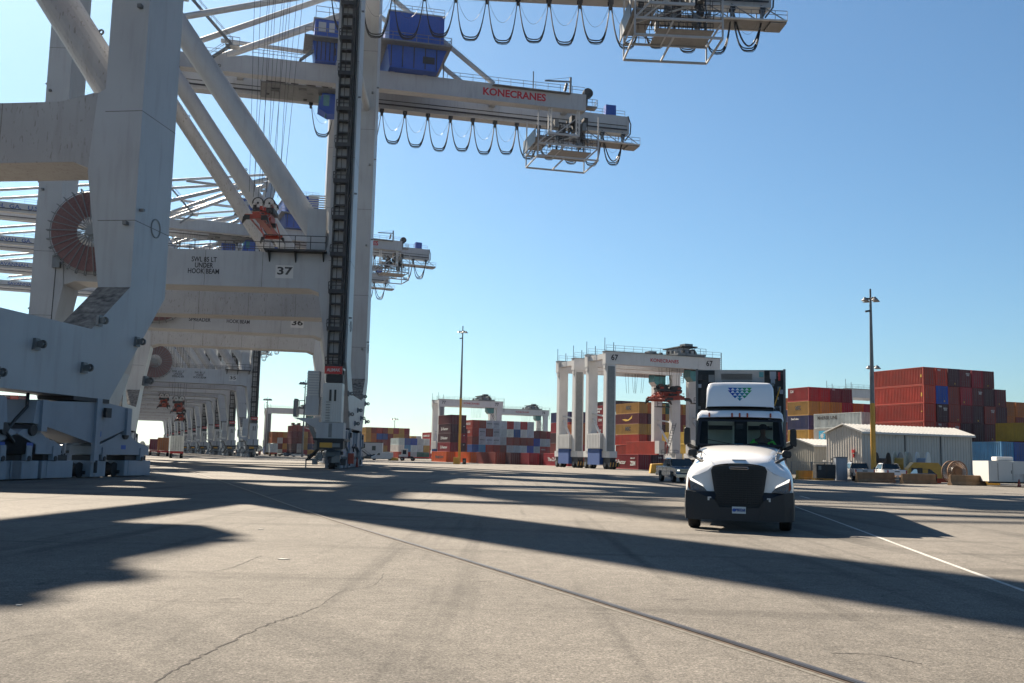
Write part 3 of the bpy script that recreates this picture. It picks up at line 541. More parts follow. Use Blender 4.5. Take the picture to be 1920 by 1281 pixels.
def crane_text(root, num, boom=True):
    text('number_plate_text', num, 1.15, INK, root, (-7.1, .11, 21.1), FACE_NEAR, 1.65, .035)
    m = MB(); m.box(-8.05, -6.15, .12, .14, 20.35, 21.75, INKW); m.build('number_plate', root)
    text('lettering', 'SWL 85 LT\nUNDER\nHOOK BEAM', .76, INK, root, (-15.7, .13, 21.45), FACE_NEAR, 3.3, .014, line=.85)
    text('lettering', 'SWL 65 LT\nUNDER\nSPREADER', .76, INK, root, (-21.2, .13, 21.45), FACE_NEAR, 3.1, .014, line=.85)
    text('logo_lettering', 'KONECRANES', 1.75, INKR, root, (28.0, 8.42, 63.8), FACE_NEAR, 11.2, .06)
    if boom: text('boom_lettering', 'SAVANNAH,  GA.   U.S.A   no '+num, 1.5, INKB, root, (-63.5, 8.42, 63.7), FACE_NEAR, 25, .04)
crane0 = make_crane()
#      number, origin landside near corner, heading, z-drop, label
CR = [('38', (-26.23, 36.25), 7.6, 0, 'towering white quay crane at left whose sill beam and bogies stand nearest the camera'),
      ('37', (-17.7, 106.7), -3.4, 0, 'white quay crane numbered 37 with a cable reel on its portal beam'),
      ('36', (-25.65, 151.3), -14, 0, 'white quay crane numbered 36, its red lettered girder over blue machinery house'),
      ('35', (-68.5, 271.4), -22, 0, 'white quay crane numbered 35 framed under the larger portals'),
      ('34', (-86.5, 315), -22, 0, 'white quay crane right behind the crane numbered 35'),
      ('33', (-103.5, 358), -22, 0, 'second quay crane behind the crane numbered 35'),
      ('32', (-121, 400), -22, 0, 'third quay crane behind the crane numbered 35'),
      ('31', (-138, 442), -22, 0, 'fourth quay crane behind the crane numbered 35'),
      ('30', (-155, 484), -22, 0, 'fifth quay crane behind the crane numbered 35'),
      ('29', (-172, 526), -22, 0, 'sixth quay crane behind the crane numbered 35'),
      ('28', (-190, 570), -22, 0, 'seventh quay crane behind the crane numbered 35, second farthest'),
      ('27', (-210, 620), -22, 0, 'farthest quay crane at the end of the row')]
CRANES = {}
for i, (num, (x, y), hd, dz, lab) in enumerate(CR):
    skip = ('wheel',) if i > 4 else ('festoon_cable', 'lettering') if i == 0 else ()
    c = copy_tree(crane0, None, skip)
    c.location = (x, y, dz); c.rotation_euler = (0, 0, -R_(hd)); tag(c, lab, 'quay crane', 'white ship to shore cranes standing in a row along the quay')
    CRANES[num] = c
    if num in ('38', '36', '31', '30', '29', '28', '27'):        # booms luffed up
        pv = Vector((-34.1, 0, GZ+1.5)); rm = Matrix.Rotation(R_(80), 4, 'Y')
        for k in kids(c):
            b_ = k.name.split('.')[0]
            if b_ == 'boom': k.rotation_euler = (0, R_(80), 0); k.location = pv-(rm @ pv)
            elif b_ == 'boom_stay': bpy.data.objects.remove(k)
def drop(o):
    for k in kids(o): drop(k)
    bpy.data.objects.remove(o)
drop(crane0)
for (num, *_r) in CR[:7]: crane_text(CRANES[num], num, num in ('35', '34', '33', '32'))
# ropes + spreaders
def make_spreader(name='crane_spreader', sheaves=True):
    root = empty(name, (0, 0, 0))
    m = MB()
    for s in (-1, 1):     # main box along y (container length)
        pass
    m.box(-.9, .9, -1.9, 1.9, 1.0, 1.9, ORG); m.box(-.45, .45, -5.6, 5.6, .45, .95, ORG)
    for y in (-5.6, 5.6): m.box(-1.25, 1.25, y-.25, y+.25, .1, .6, ORG)
    m.box(-.4, .4, -3, -2, .95, 1.5, DK); m.box(-.4, .4, 2, 3, .95, 1.5, DK)
    for x in (-.9, .9): m.box(x-.05, x+.05, -5.4, 5.4, .3, .5, ORG)
    rs = random.Random(3)
    for i in range(22): x, y, z = rs.uniform(-1.1, 1.1), rs.uniform(-4.8, 2.5), rs.uniform(.3, 2.2); d = rs.uniform(.08, .3); m.box(x-d, x+d, y-d, y+d, z-d, z+d, rs.choice((DK, BLK, ORG, GALV)))
    for x in (-1.05, 1.05): m.bar((x, -5.5, .2), (x, -1.9, 1.3), .12, .12, ORG); m.bar((x, 5.5, .2), (x, 1.9, 1.3), .12, .12, ORG)
    for x in (-1.0, 1.0): m.box(x-.35, x+.35, -5.9, -5.86, -.1, .5, BLK)
    m.build('frame', root, bevel=.03)
    for x in (-1.2, 1.2):
        for y in (-5.6, 5.6): m = MB(); m.prism([(x-.25, .3), (x+.25, .3), (x+.38 if x > 0 else x-.38, -.5)], y-.28, y+.28, 'y', BLK); m.build('flipper', root)
    m = MB(); m.box(-1.3, 1.3, -1.6, 1.6, 2.0, 2.5, DK)
    for x in (-1.0, 1.0):
        for y in (-1.2, 1.2): m.box(x-.2, x+.2, y-.2, y+.2, 2.5, 3.0, ORG)
    m.build('headblock', root)
    for x in (-.82, .82):
        for y in (-1.1, 1.1):
            if not sheaves: m = MB(); m.lathe([(0, -.2), (.5, -.2), (.5, .2), (0, .2)], (x, y, 2.9), 'y', BLK, 14); m.build('sheave', root); continue
            m = MB(); m.lathe([(0, -.3), (.6, -.3), (.62, -.24), (.62, .24), (.6, .3), (0, .3)], (x*.85, y, 3.1), 'y', WHT, 24)
            arc = [Vector((math.cos(t)*.72, math.sin(t)*.72)) for t in [math.pi*(i/12*1.1-.05) for i in range(13)]]+[Vector((math.cos(t)*.55, math.sin(t)*.55+.06)) for t in [math.pi*(1.05-i/12*1.1) for i in range(13)]]
            m.prism([(x*.85+p.x, 3.1+p.y) for p in arc], y-.34, y+.34, 'y', BLK); m.lathe([(0, -.34), (.14, -.34), (.14, -.3)], (x*.85, y, 3.1), 'y', BLK, 8)
            for k in range(6): t = k*math.pi/3; m.bar((x*.85, y-.31, 3.1), (x*.85+math.cos(t)*.58, y-.31, 3.1+math.sin(t)*.58), .05, .02, GALV)
            m.build('sheave', root)
    return root
spr0 = make_spreader()
def hang(num, xl, z, label, k=1.15, kz=None):
    c = CRANES[num]; s = copy_tree(spr0); h = -c.rotation_euler.z
    r = Vector((math.cos(h), -math.sin(h), 0)); g_ = Vector((math.sin(h), math.cos(h), 0))
    s.location = c.location+r*xl+g_*13.9+Vector((0, 0, z)); s.rotation_euler = (0, 0, c.rotation_euler.z); s.scale = (k, 1.0, kz or k)
    tag(s, label, 'spreader', 'orange spreaders hanging below the quay cranes')
    m = MB()
    for dx in (-1.8, -1.2, -.3, .3, 1.2, 1.8):
        for dy in (-1.4, 1.1): m.tube((xl+dx, 13.9+dy, z+4.4), (xl+dx*(1.25)+.8*(dy > 0), 13.9+dy*2.0, GZ+.2), .03, DK, 4, caps=False)
    m.build('hoist_rope', c)
hang('37', -12.1, 28.6, 'orange crane spreader with white sheaves hanging high in front of the diagonal braces', .98)
hang('35', -19.8, 12.0, 'orange spreader hanging lowest over the white container box on trailer')
hang('34', -21.0, 15, 'small orange spreader hanging left over the red container box')
hang('33', -13, 12, 'orange spreader hanging behind and between the two nearer low spreaders')
hang('38', -6.0, 35.6, 'orange spreader lifting a container high over the nearest quay crane, above the picture', .8, .5)
drop(spr0)
# ------------------------------------------------------------------ containers
YH = -21.6; YR, YG = hd_vec(YH)         # yard grid: YR across the rows, YG along the containers (away)
YROT = -R_(YH)
def cont_mesh(L, H):
    W = 2.44; m = MB(); c = CONT; e = .11
    # corrugated long sides (zigzag), origin = near-left bottom corner; x across, y along
    for x, s in ((.02, 1), (W-.02, -1)):
        n = int((L-.3)/.335); P = []
        for i in range(n):
            y = .15+i*(L-.3)/n; d = (L-.3)/n
            P += [(x, y), (x, y+d*.28), (x+s*.085, y+d*.5), (x+s*.085, y+d*.78)]
        P.append((x, L-.15)); vs = [(px, py, .14) for px, py in P]+[(px, py, H-.1) for px, py in P]; k = len(P)
        m.add(vs, [(i, i+1, k+i+1, k+i) for i in range(k-1)], c)
    n = 8; P = []
    for i in range(n): x = .1+i*(W-.2)/n; d = (W-.2)/n; P += [(x, L-.02), (x+d*.3, L-.02), (x+d*.5, L-.06), (x+d*.8, L-.06)]
    P.append((W-.1, L-.02)); k = len(P); m.add([(a, b, .14) for a, b in P]+[(a, b, H-.1) for a, b in P], [(i, i+1, k+i+1, k+i) for i in range(k-1)], c)
    m.add([(0.05, .05, H-.03), (W-.05, .05, H-.03), (W-.05, L-.05, H-.03), (.05, L-.05, H-.03)], [(0, 1, 2, 3)], c)
    m.add([(0.05, .05, .12), (W-.05, .05, .12), (W-.05, L-.05, .12), (.05, L-.05, .12)], [(0, 1, 2, 3)], c)
    f = CONTF
    for x in (0, W-e):
        m.box(x, x+e, 0, L, .02, .16, f); m.box(x, x+e, 0, L, H-.11, H-.01, f)
        for y in (0, L-.14): m.box(x-.002, x+e+.002, y-.002, y+.14, 0, H, f)
    for y in (0, L-e): m.box(e, W-e, y+.003, y+e-.003, .02, .16, f); m.box(e, W-e, y+.003, y+e-.003, H-.12, H-.01, f)
    return m
def door_mesh(H):
    W = 2.44; m = MB(); m.box(.12, W-.12, .03, .1, .17, H-.13, CONT)
    for x in (.55, .98, 1.46, 1.89): m.tube((x, -.0, .15), (x, -.0, H-.12), .024, GALV, 6); m.box(x-.04, x+.04, -.03, .03, .9, 1.0, GALV)
    m.box(1.215, 1.225, .02, .03, .17, H-.13, BLK)
    for z in (.6, 1.2, 1.9): m.box(.12, W-.12, .022, .03, z, z+.03, CONT)
    return m
CM = {}
def cont_proto(L, H):
    if (L, H) not in CM:
        o = cont_mesh(L, H).build('container'); a = o.data; bpy.data.objects.remove(o)
        o = door_mesh(H).build('door'); b = o.data; bpy.data.objects.remove(o); CM[(L, H)] = (a, b)
    return CM[(L, H)]
PAL = dict(rust=('rust red', (.50, .048, .026)), maroon=('dark maroon', (.16, .022, .034)), brown=('brown red', (.27, .042, .032)), dark=('very dark maroon', (.075, .018, .032)),
           red=('bright red', (.50, .03, .03)), crimson=('crimson', (.36, .02, .04)), yellow=('mustard yellow', (.52, .30, .06)), gold=('yellow', (.62, .42, .06)), orange=('burnt orange', (.50, .15, .03)), borange=('bright orange', (.75, .13, .015)),
           blue=('blue', (.03, .11, .36)), navy=('navy blue', (.03, .045, .15)), cobalt=('cobalt blue', (.01, .07, .45)), sky=('light blue', (.09, .30, .55)), white=('off-white', (.78, .76, .72)), grey=('pale grey', (.58, .61, .66)), green=('dark green', (.03, .15, .12)), teal=('teal', (.02, .28, .28)), lgrey=('light grey', (.68, .70, .72)))
ORD = ['bottom', 'second', 'third', 'fourth', 'fifth', 'sixth', 'seventh']
def colname(i): return ['first', 'second', 'third', 'fourth', 'fifth', 'sixth', 'seventh', 'eighth', 'ninth', 'tenth', 'eleventh', 'twelfth', 'thirteenth'][i]
def short(s):
    for a in (' in the ', ' the ', ' of ', ' at ', ' by '):
        while len(s.split()) > 16 and a in s: s = s.replace(a, ' ', 1)
    return s
CONTS = []
def container(p, col, label, L=12.2, H=2.6, group=None, door=True, rz=None):
    a, b = cont_proto(L, H)
    o = bpy.data.objects.new('shipping_container', a); COL.objects.link(o); o.location = p; o.rotation_euler = (0, 0, YROT if rz is None else rz)
    c = PAL[col][1]; j = random.uniform(.82, 1.14); cc = tuple(min(1, v*j*random.uniform(.94, 1.06)) for v in c)
    o.color = (*cc, 1); tag(o, short(label), 'container', group)
    CONTS.append(o)
    if door: d = bpy.data.objects.new('door', b); COL.objects.link(d); d.parent = o; d.color = (*[v*.95 for v in cc], 1)
    return o
def block(px, Y, cols, where, L=12.2, H=2.6, rows=0, side=None, group=None, z0=0, gap=2.54, rowlen=None):
    """cols: per column list of colours bottom to top (None = nothing shows there). px,Y: near-left base corner."""
    P = atY(px, 860, Y); P.z = 0; out = {}
    for i, colr in enumerate(cols):
        for t, cn in enumerate(colr):
            if cn is None: continue
            p = P+YR*(gap*i)+Vector((0, 0, z0+t*(H+.02)))+YR*random.uniform(-.04, .04)+YG*random.uniform(-.08, .08)
            top = 'top' if t == len(colr)-1 and t > 0 else ORD[t]
            lab = '%s container, %s tier, %s column, %s' % (PAL[cn][0], top, colname(i), where)
            out[(i, t)] = container(p, cn, lab, L, H, group or 'stacked containers '+where)
    for k in range(rows):
        for t, cn in enumerate(side[k]):
            if cn is None: continue
            p = P+YG*((L+.4)*(k+1))+Vector((0, 0, z0+t*(H+.02)))
            lab = '%s container, row %s back, %s tier, %s' % (PAL[cn][0], ('one', 'two', 'three')[k], 'top' if t == len(side[k])-1 else ORD[t], where)
            out[('r', k, t)] = container(p, cn, lab, L, H, group or 'stacked containers '+where, door=False)
    return out
def side_text(o, body, y, z, size, mat, width=None, bold=.02, line=.9):   # on the left (-x) long side
    return text('logo_lettering', body, size, mat, o, (-.012, y, z), FACE_NEGX, width, bold, line=line)
def end_text(o, body, size=.32, mat=None, x=1.75, z=2.1, w=None): return text('code_lettering', body, size, mat or INKW, o, (x, -.03, z), FACE_NEAR, w, .012, line=.85)
def codes(o, n=None):
    end_text(o, n or random.choice(['TCNU', 'ZCSU', 'MSCU', 'SEGU', 'TGHU'])+'\n'+str(random.randint(100000, 999999))[:4], .30)
def stickers(o, H=2.6):
    m = MB(); x = random.uniform(.4, 1.9); m.box(x, x+.2, .012, .02, .35, .6, GOLDM); m.build('sticker', o)
GOLDM = M('sticker_yellow', (.7, .42, .05), .6)
c_ = CRANES['38']; h_ = -c_.rotation_euler.z; q_ = c_.location+Vector((math.cos(h_), -math.sin(h_), 0))*(-7.52)+Vector((math.sin(h_), math.cos(h_), 0))*8.4
o = container(q_, 'brown', 'brown red container hanging from the spreader of the nearest quay crane above the picture', rz=c_.rotation_euler.z); o.location.z = 32.9
# big red stack at right
R1 = block(1735, 159, [['rust', 'rust', 'rust', 'rust', 'rust', 'rust'], ['brown', 'maroon', 'maroon', 'dark', 'cobalt', 'rust'], ['brown', 'maroon', 'rust', 'brown', 'brown', 'dark'], ['brown', 'maroon', 'dark', 'maroon', 'crimson', 'maroon'],
           ['brown', 'dark', 'dark', 'dark', 'maroon', 'crimson'], ['brown', 'maroon', 'maroon', 'brown', 'dark', 'maroon'], ['brown', 'dark', 'dark', 'dark', 'maroon']], 'in the tall red stack behind the shed', H=2.9)
for (i, t), o in list(R1.items()):
    if i == 0: continue
    if (i*7+t*3) % 4 == 0: codes(o)
    elif (i+t) % 3: stickers(o)
for t in range(1, 6): m = MB(); m.box(-.012, -.004, .35, .62, 1.1+.15*t % .6, 1.7, GOLDM); m.build('sticker', R1[(0, t)])
for t in (2, 3, 5): text('code_lettering', 'TEX', .34, INKW, R1[(1, t)], (.7, -.03, 2.5), FACE_NEAR, .7, .015)
# first column has dark maroon ends and bright long sides in the sun: one colour, real light
block(1887, 172, [['rust', 'brown', 'dark', 'orange', 'orange'], ['rust', 'brown', 'dark', 'brown', 'orange'], ['brown', 'brown', 'brown', 'orange', 'orange']], 'right of the tall red stack', H=2.6, gap=2.6)
block(1930, 154, [['crimson', 'crimson', 'gold']], 'cut by the right picture edge', L=6.1, H=2.9)
o = container(atY(1878, 860, 148)*1, 'sky', 'blue container with ribbed long side standing right of the shed', L=6.1, H=2.9); o.location.z = 2.65
o = container(atY(1878, 860, 148)+YR*2.6, 'blue', 'darker blue container end-on beside the light blue one', L=6.1, H=2.9); o.location.z = 2.65
o = container(atY(1878, 860, 148)+YR*5.2, 'crimson', 'crimson container end-on right of the two blue ones', L=6.1, H=2.9); o.location.z = 2.65
for k, (dx, cn) in enumerate(((0, 'blue'), (2.6, 'navy'))):
    o = container(atY(1878, 860, 148)+YR*dx, cn, ('blue bottom container half hidden by the white trailer', 'navy bottom container behind the white trailer roof unit')[k], L=6.1, H=2.6); o.location.z = 0
# 20 ft block left of the shed
R0 = block(1517, 183, [['brown', 'brown', 'yellow', 'navy', 'yellow', 'red'], ['brown', 'brown', 'brown', 'brown', 'yellow', 'red'], ['brown', 'brown', 'maroon', 'maroon', 'yellow', 'maroon'], ['brown', 'brown', 'maroon', 'brown', 'crimson', 'maroon'], ['brown', 'brown', 'brown', 'brown', 'orange'], ['brown', 'brown', 'brown', 'brown', 'crimson'], ['brown', 'brown', 'brown', 'brown', 'orange'], ['brown', 'brown', 'brown', 'brown', 'rust']], 'in the stack right of the truck', L=6.1)
side_text(R0[(0, 4)], 'MSC', 3.0, 1.4, 1.0, INK, 1.6, .05); side_text(R0[(0, 5)], 'CAI', 4.9, 1.9, .7, INKW, 1.0); side_text(R0[(0, 3)], 'SeaCube', 4.0, 2.0, .5, INKW, 2.2)
text('code_lettering', 'TEX', .34, INKW, R0[(2, 5)], (.7, -.03, 2.3), FACE_NEAR, .7, .015)
MK = block(1616, 167, [['white', 'white', 'white', 'lgrey']], 'in the pale stack beside the shed', H=2.6)
side_text(MK[(0, 3)], 'MAERSK LINE', 8.6, 1.85, .8, INK, 5.2, .02)
for t in (1, 2):
    m = MB(); m.box(-.03, -.01, 9.1, 10.8, .45, 2.2, SKYB); lb = m.build('logo_panel', MK[(0, t)]); m = MB()
    for i in range(7):
        a = i*2*math.pi/7; d = Vector((0, math.cos(a), math.sin(a))); s = Vector((0, -math.sin(a), math.cos(a))); c = Vector((-.04, 9.95, 1.32)); m.add([c, c+d*.28+s*.13, c+d*.62, c+d*.28-s*.13], [(0, 1, 2, 3)], INKW)
    m.build('logo_star', lb); side_text(MK[(0, t)], 'MAERSK', 5.5, 1.4, .95, INK, 5.2, .03)
block(1578, 192, [['brown', 'maroon', 'brown', 'orange', 'orange'], ['brown', 'maroon', 'brown', 'maroon', 'maroon'], ['brown', 'rust', 'brown', 'orange', 'orange']], 'between the pale stack and the red stack')
block(1483, 215, [['maroon', 'maroon', 'maroon', 'maroon', 'navy', 'orange']], 'just right of the trailer edge', L=6.1)
# middle stack behind the yard crane
MD = block(1197, 246, [['rust', 'rust', 'rust', 'yellow', 'maroon', 'yellow'], ['brown', 'brown', 'brown', 'yellow', 'dark', 'orange'], ['brown', 'brown', 'dark', 'dark', 'brown', 'yellow'], ['brown', 'brown', 'yellow', 'yellow', 'yellow', 'green'], ['brown', 'brown', 'yellow', 'brown', 'brown', 'orange'], ['brown', 'brown', 'maroon', 'yellow', 'brown', 'yellow'], ['brown', 'gold', 'orange', 'orange', 'orange', 'blue']], 'behind the yard crane numbered 67')
for t in (3, 5): side_text(MD[(0, t)], 'MSC', 5.4, 1.4, 1.3, INK, 2.8, .06)
m = MB(); m.prism([(5.2, .8), (6.6, .7), (8.6, 1.2), (6.9, 1.3), (5.4, 1.1), (3.9, 1.7), (3.2, 2.2), (3.4, 1.4)], -.02, -.008, 'x', GOLDM); m.build('logo_emblem', MD[(0, 4)])
block(1152, 285, [['crimson', 'crimson', 'crimson', 'crimson', 'crimson', 'maroon', 'dark']]+[['brown', 'brown', 'brown', 'brown', 'brown', 'brown', 'dark']]*7, 'in the tallest row behind the mustard stack')
TL = block(1137, 262, [['crimson', 'crimson', 'crimson', 'crimson', 'crimson', 'crimson']], 'left of the mustard stack, seen between crane legs')
for t, s_ in ((5, 'K-Line\nZIM'), (4, 'Factor  ZIM'), (3, 'The Z-Factor')): side_text(TL[(0, t)], s_, 6, 1.35, .9, INKW, 6, .03)
FR = block(1197, 172, [['crimson'], ['dark']], 'on the ground at the yard edge')
side_text(FR[(0, 0)], 'The Z-Factor', 7.6, 1.2, 1.0, INKW, 6.2, .03); side_text(FR[(0, 0)], 'ZIM', 1.9, 1.0, 1.0, INKW, 1.9, .05); side_text(FR[(0, 0)], '10 LT', 2.0, 1.9, .3, INKW, 1.6); codes(FR[(1, 0)], 'ZCSU')
m = MB(); m.prism([(11.2, 1.9), (10.6, 2.3), (10.0, 2.2), (10.3, 1.6), (10.1, .9), (10.7, 1.2)], -.02, -.008, 'x', GOLDM); m.build('logo_emblem', FR[(0, 0)])
block(1232, 190, [['crimson', 'rust'], ['brown', 'brown']], 'behind the dark end-on container')
block(1290, 215, [['gold', 'gold', 'gold'], ['gold', 'gold', 'gold']], 'between the yard crane and the truck', L=12.2)
block(1291, 255, [['maroon']*4+['brown'], ['maroon']*4+['maroon']], 'in the row seen just left of the truck')
block(1066, 268, [['crimson', 'brown', 'dark', 'crimson', 'navy'], ['brown', 'brown', 'brown', 'brown', 'navy']], 'left behind the second yard crane', H=2.8)
block(1092, 258, [['crimson', 'crimson', 'orange', 'orange'], ['crimson', 'crimson']], 'in the gap between the two yard cranes')
# centre blocks
C1 = block(884, 340, [['rust', 'blue', 'brown', 'rust', 'rust'], ['rust', 'sky', 'grey', 'grey', 'brown'], ['rust', 'rust', 'grey', 'brown', 'grey'], ['brown', 'rust', 'grey', 'grey', 'grey'], ['brown', 'brown', 'grey', 'grey', 'grey'],
           ['grey', 'grey', 'brown', 'white', 'red'], ['grey', 'grey', 'brown', 'blue', 'grey'], ['blue', 'grey', 'brown', 'white', 'red'], ['grey', 'cobalt', 'brown', 'grey', 'grey']], 'in the mixed stack right of the middle pole', H=2.75)
for k in ((2, 4), (3, 4), (3, 3), (1, 3), (1, 2), (2, 2), (3, 2)): text('logo_lettering', 'MAERSK', .5, INK, C1[k], (1.2, -.03, 1.6), FACE_NEAR, 1.8, .01)
for t in (3, 4): side_text(C1[(0, t)], 'HAMBURG SUD', 6, 1.5, 1, INKW, 8, .03)
C2 = block(1000, 360, [['grey', 'grey', 'cobalt', 'maroon'], ['grey', 'red', 'grey', 'brown'], ['grey', 'red', 'grey', 'crimson'], ['grey', 'grey', 'grey', 'grey']], 'in the lower stack left of the second yard crane', H=2.75)
text('logo_lettering', 'HAMBURG', .5, INKW, C2[(1, 1)], (1.2, -.03, 1.6), FACE_NEAR, 1.8, .01)
C3 = block(843, 300, [['maroon', 'crimson', 'dark', 'dark', 'maroon'], ['maroon', 'dark', 'crimson', 'dark', 'maroon']], 'in the dark lettered stack left of the middle pole', H=2.75)
for t in (1, 2, 3): side_text(C3[(0, t)], 'Z-Factor', 6, 1.3, 1.1, INKW, 7, .03); codes(C3[(1, t)], 'ZIM')
block(862, 330, [['rust', 'brown', 'brown', 'maroon']], 'just behind the middle pole')
for (px, Y, L, cols, wh) in ((836, 250, 12.2, [['borange']], 'low by the left middle yard crane'), (880, 244, 12.2, [['borange']], 'behind the yellow pole base'), (928, 221, 12.2, [['brown'], ['brown']], 'lowest in the front row under the mixed stack'), (957, 219, 6.1, [['dark']], 'standing alone in the front row'), (991, 217, 12.2, [['crimson'], ['dark']], 'at the right of the front row')):
    o = block(px, Y, cols, wh, L=L)
    if px == 836: side_text(o[(0, 0)], 'Hapag-Lloyd', 5.6, 1.3, .9, INK, 7, .03)
CF = block(1064, 205, [['crimson'], ['brown']], 'lone on the ground left of the yard crane wheels', L=12.2); side_text(CF[(0, 0)], 'The Z-Factor', 6.5, 1.3, 1.0, INKW, 7, .03)
# left middle block
L1 = block(684, 446, [['yellow', 'yellow', 'yellow', 'yellow', 'yellow'], ['yellow', 'yellow', 'orange', 'orange', 'brown'], ['yellow', 'brown', 'brown', 'blue', 'rust'], ['dark', 'yellow', 'brown', 'blue', 'brown'], ['dark', 'brown', 'brown', 'brown', 'yellow'],
           ['brown', 'maroon', 'yellow', 'yellow', 'crimson'], ['red', 'sky', 'brown', 'yellow', 'yellow'], ['brown', 'brown', 'brown', 'brown', 'crimson']], 'in the stack left of the left middle yard crane', H=2.65)
L2 = block(746, 395, [['rust', 'white', 'grey'], ['red', 'sky', 'blue'], ['grey', 'grey', 'cobalt'], ['green', 'grey', 'grey'], ['green', 'yellow', 'grey']], 'in the low stack behind the white yard tractor', H=2.65, gap=2.6)
L3 = block(806, 420, [['crimson', 'crimson', 'red', 'red'], ['crimson', 'crimson', 'red', 'crimson']], 'left of the dark lettered stack', H=2.75); side_text(L3[(0, 3)], 'HAMBURG SUD', 6, 1.3, 1.1, INKW, 9, .03)
block(770, 480, [['white', 'white', 'yellow', 'yellow'], ['crimson', 'brown', 'maroon', 'grey']], 'far behind the low stack')
# left yard seen through the portal
block(508, 470, [['yellow', 'brown', 'orange', 'orange'], ['white', 'brown', 'grey', 'orange'], ['red', 'yellow', 'brown', 'yellow'], ['grey', 'rust', 'grey', 'white']], 'seen through the portal, left group', gap=2.6, H=2.7)
block(545, 455, [['dark', 'dark', 'maroon', 'maroon', 'brown'], ['white', 'grey', 'maroon', 'maroon', 'brown'], ['crimson', 'yellow', 'yellow', 'yellow', 'crimson'], ['crimson', 'yellow', 'crimson', 'teal', 'crimson']], 'seen through the portal, middle group', gap=2.6, H=2.7)
block(585, 440, [['yellow', 'navy', 'maroon', 'maroon'], ['rust', 'rust', 'navy', 'navy', 'crimson'], ['borange', 'borange', 'crimson', 'grey']], 'seen through the portal, right group', gap=2.6, H=2.7)
block(612, 430, [['grey', 'grey', 'crimson', 'blue', 'crimson'], ['white', 'grey', 'crimson', 'navy', 'maroon']], 'just left of the big crane foot', gap=2.6, H=2.7)
# far left edge under the sill beam (beyond the quay, on a ship deck)
b = block(-40, 330, [['navy', 'teal', 'maroon', 'rust', 'blue', 'red', 'rust'], ['rust', 'orange', 'brown', 'orange', 'orange', 'rust', 'red'], ['navy', 'grey', 'teal', 'blue', 'teal', 'crimson', 'maroon'], ['navy', 'maroon', 'white', 'teal', 'navy', 'maroon', 'rust'], ['maroon', 'navy', 'blue', 'white', 'maroon', 'rust', 'maroon']], 'at the far left under the sill beam', gap=2.6)
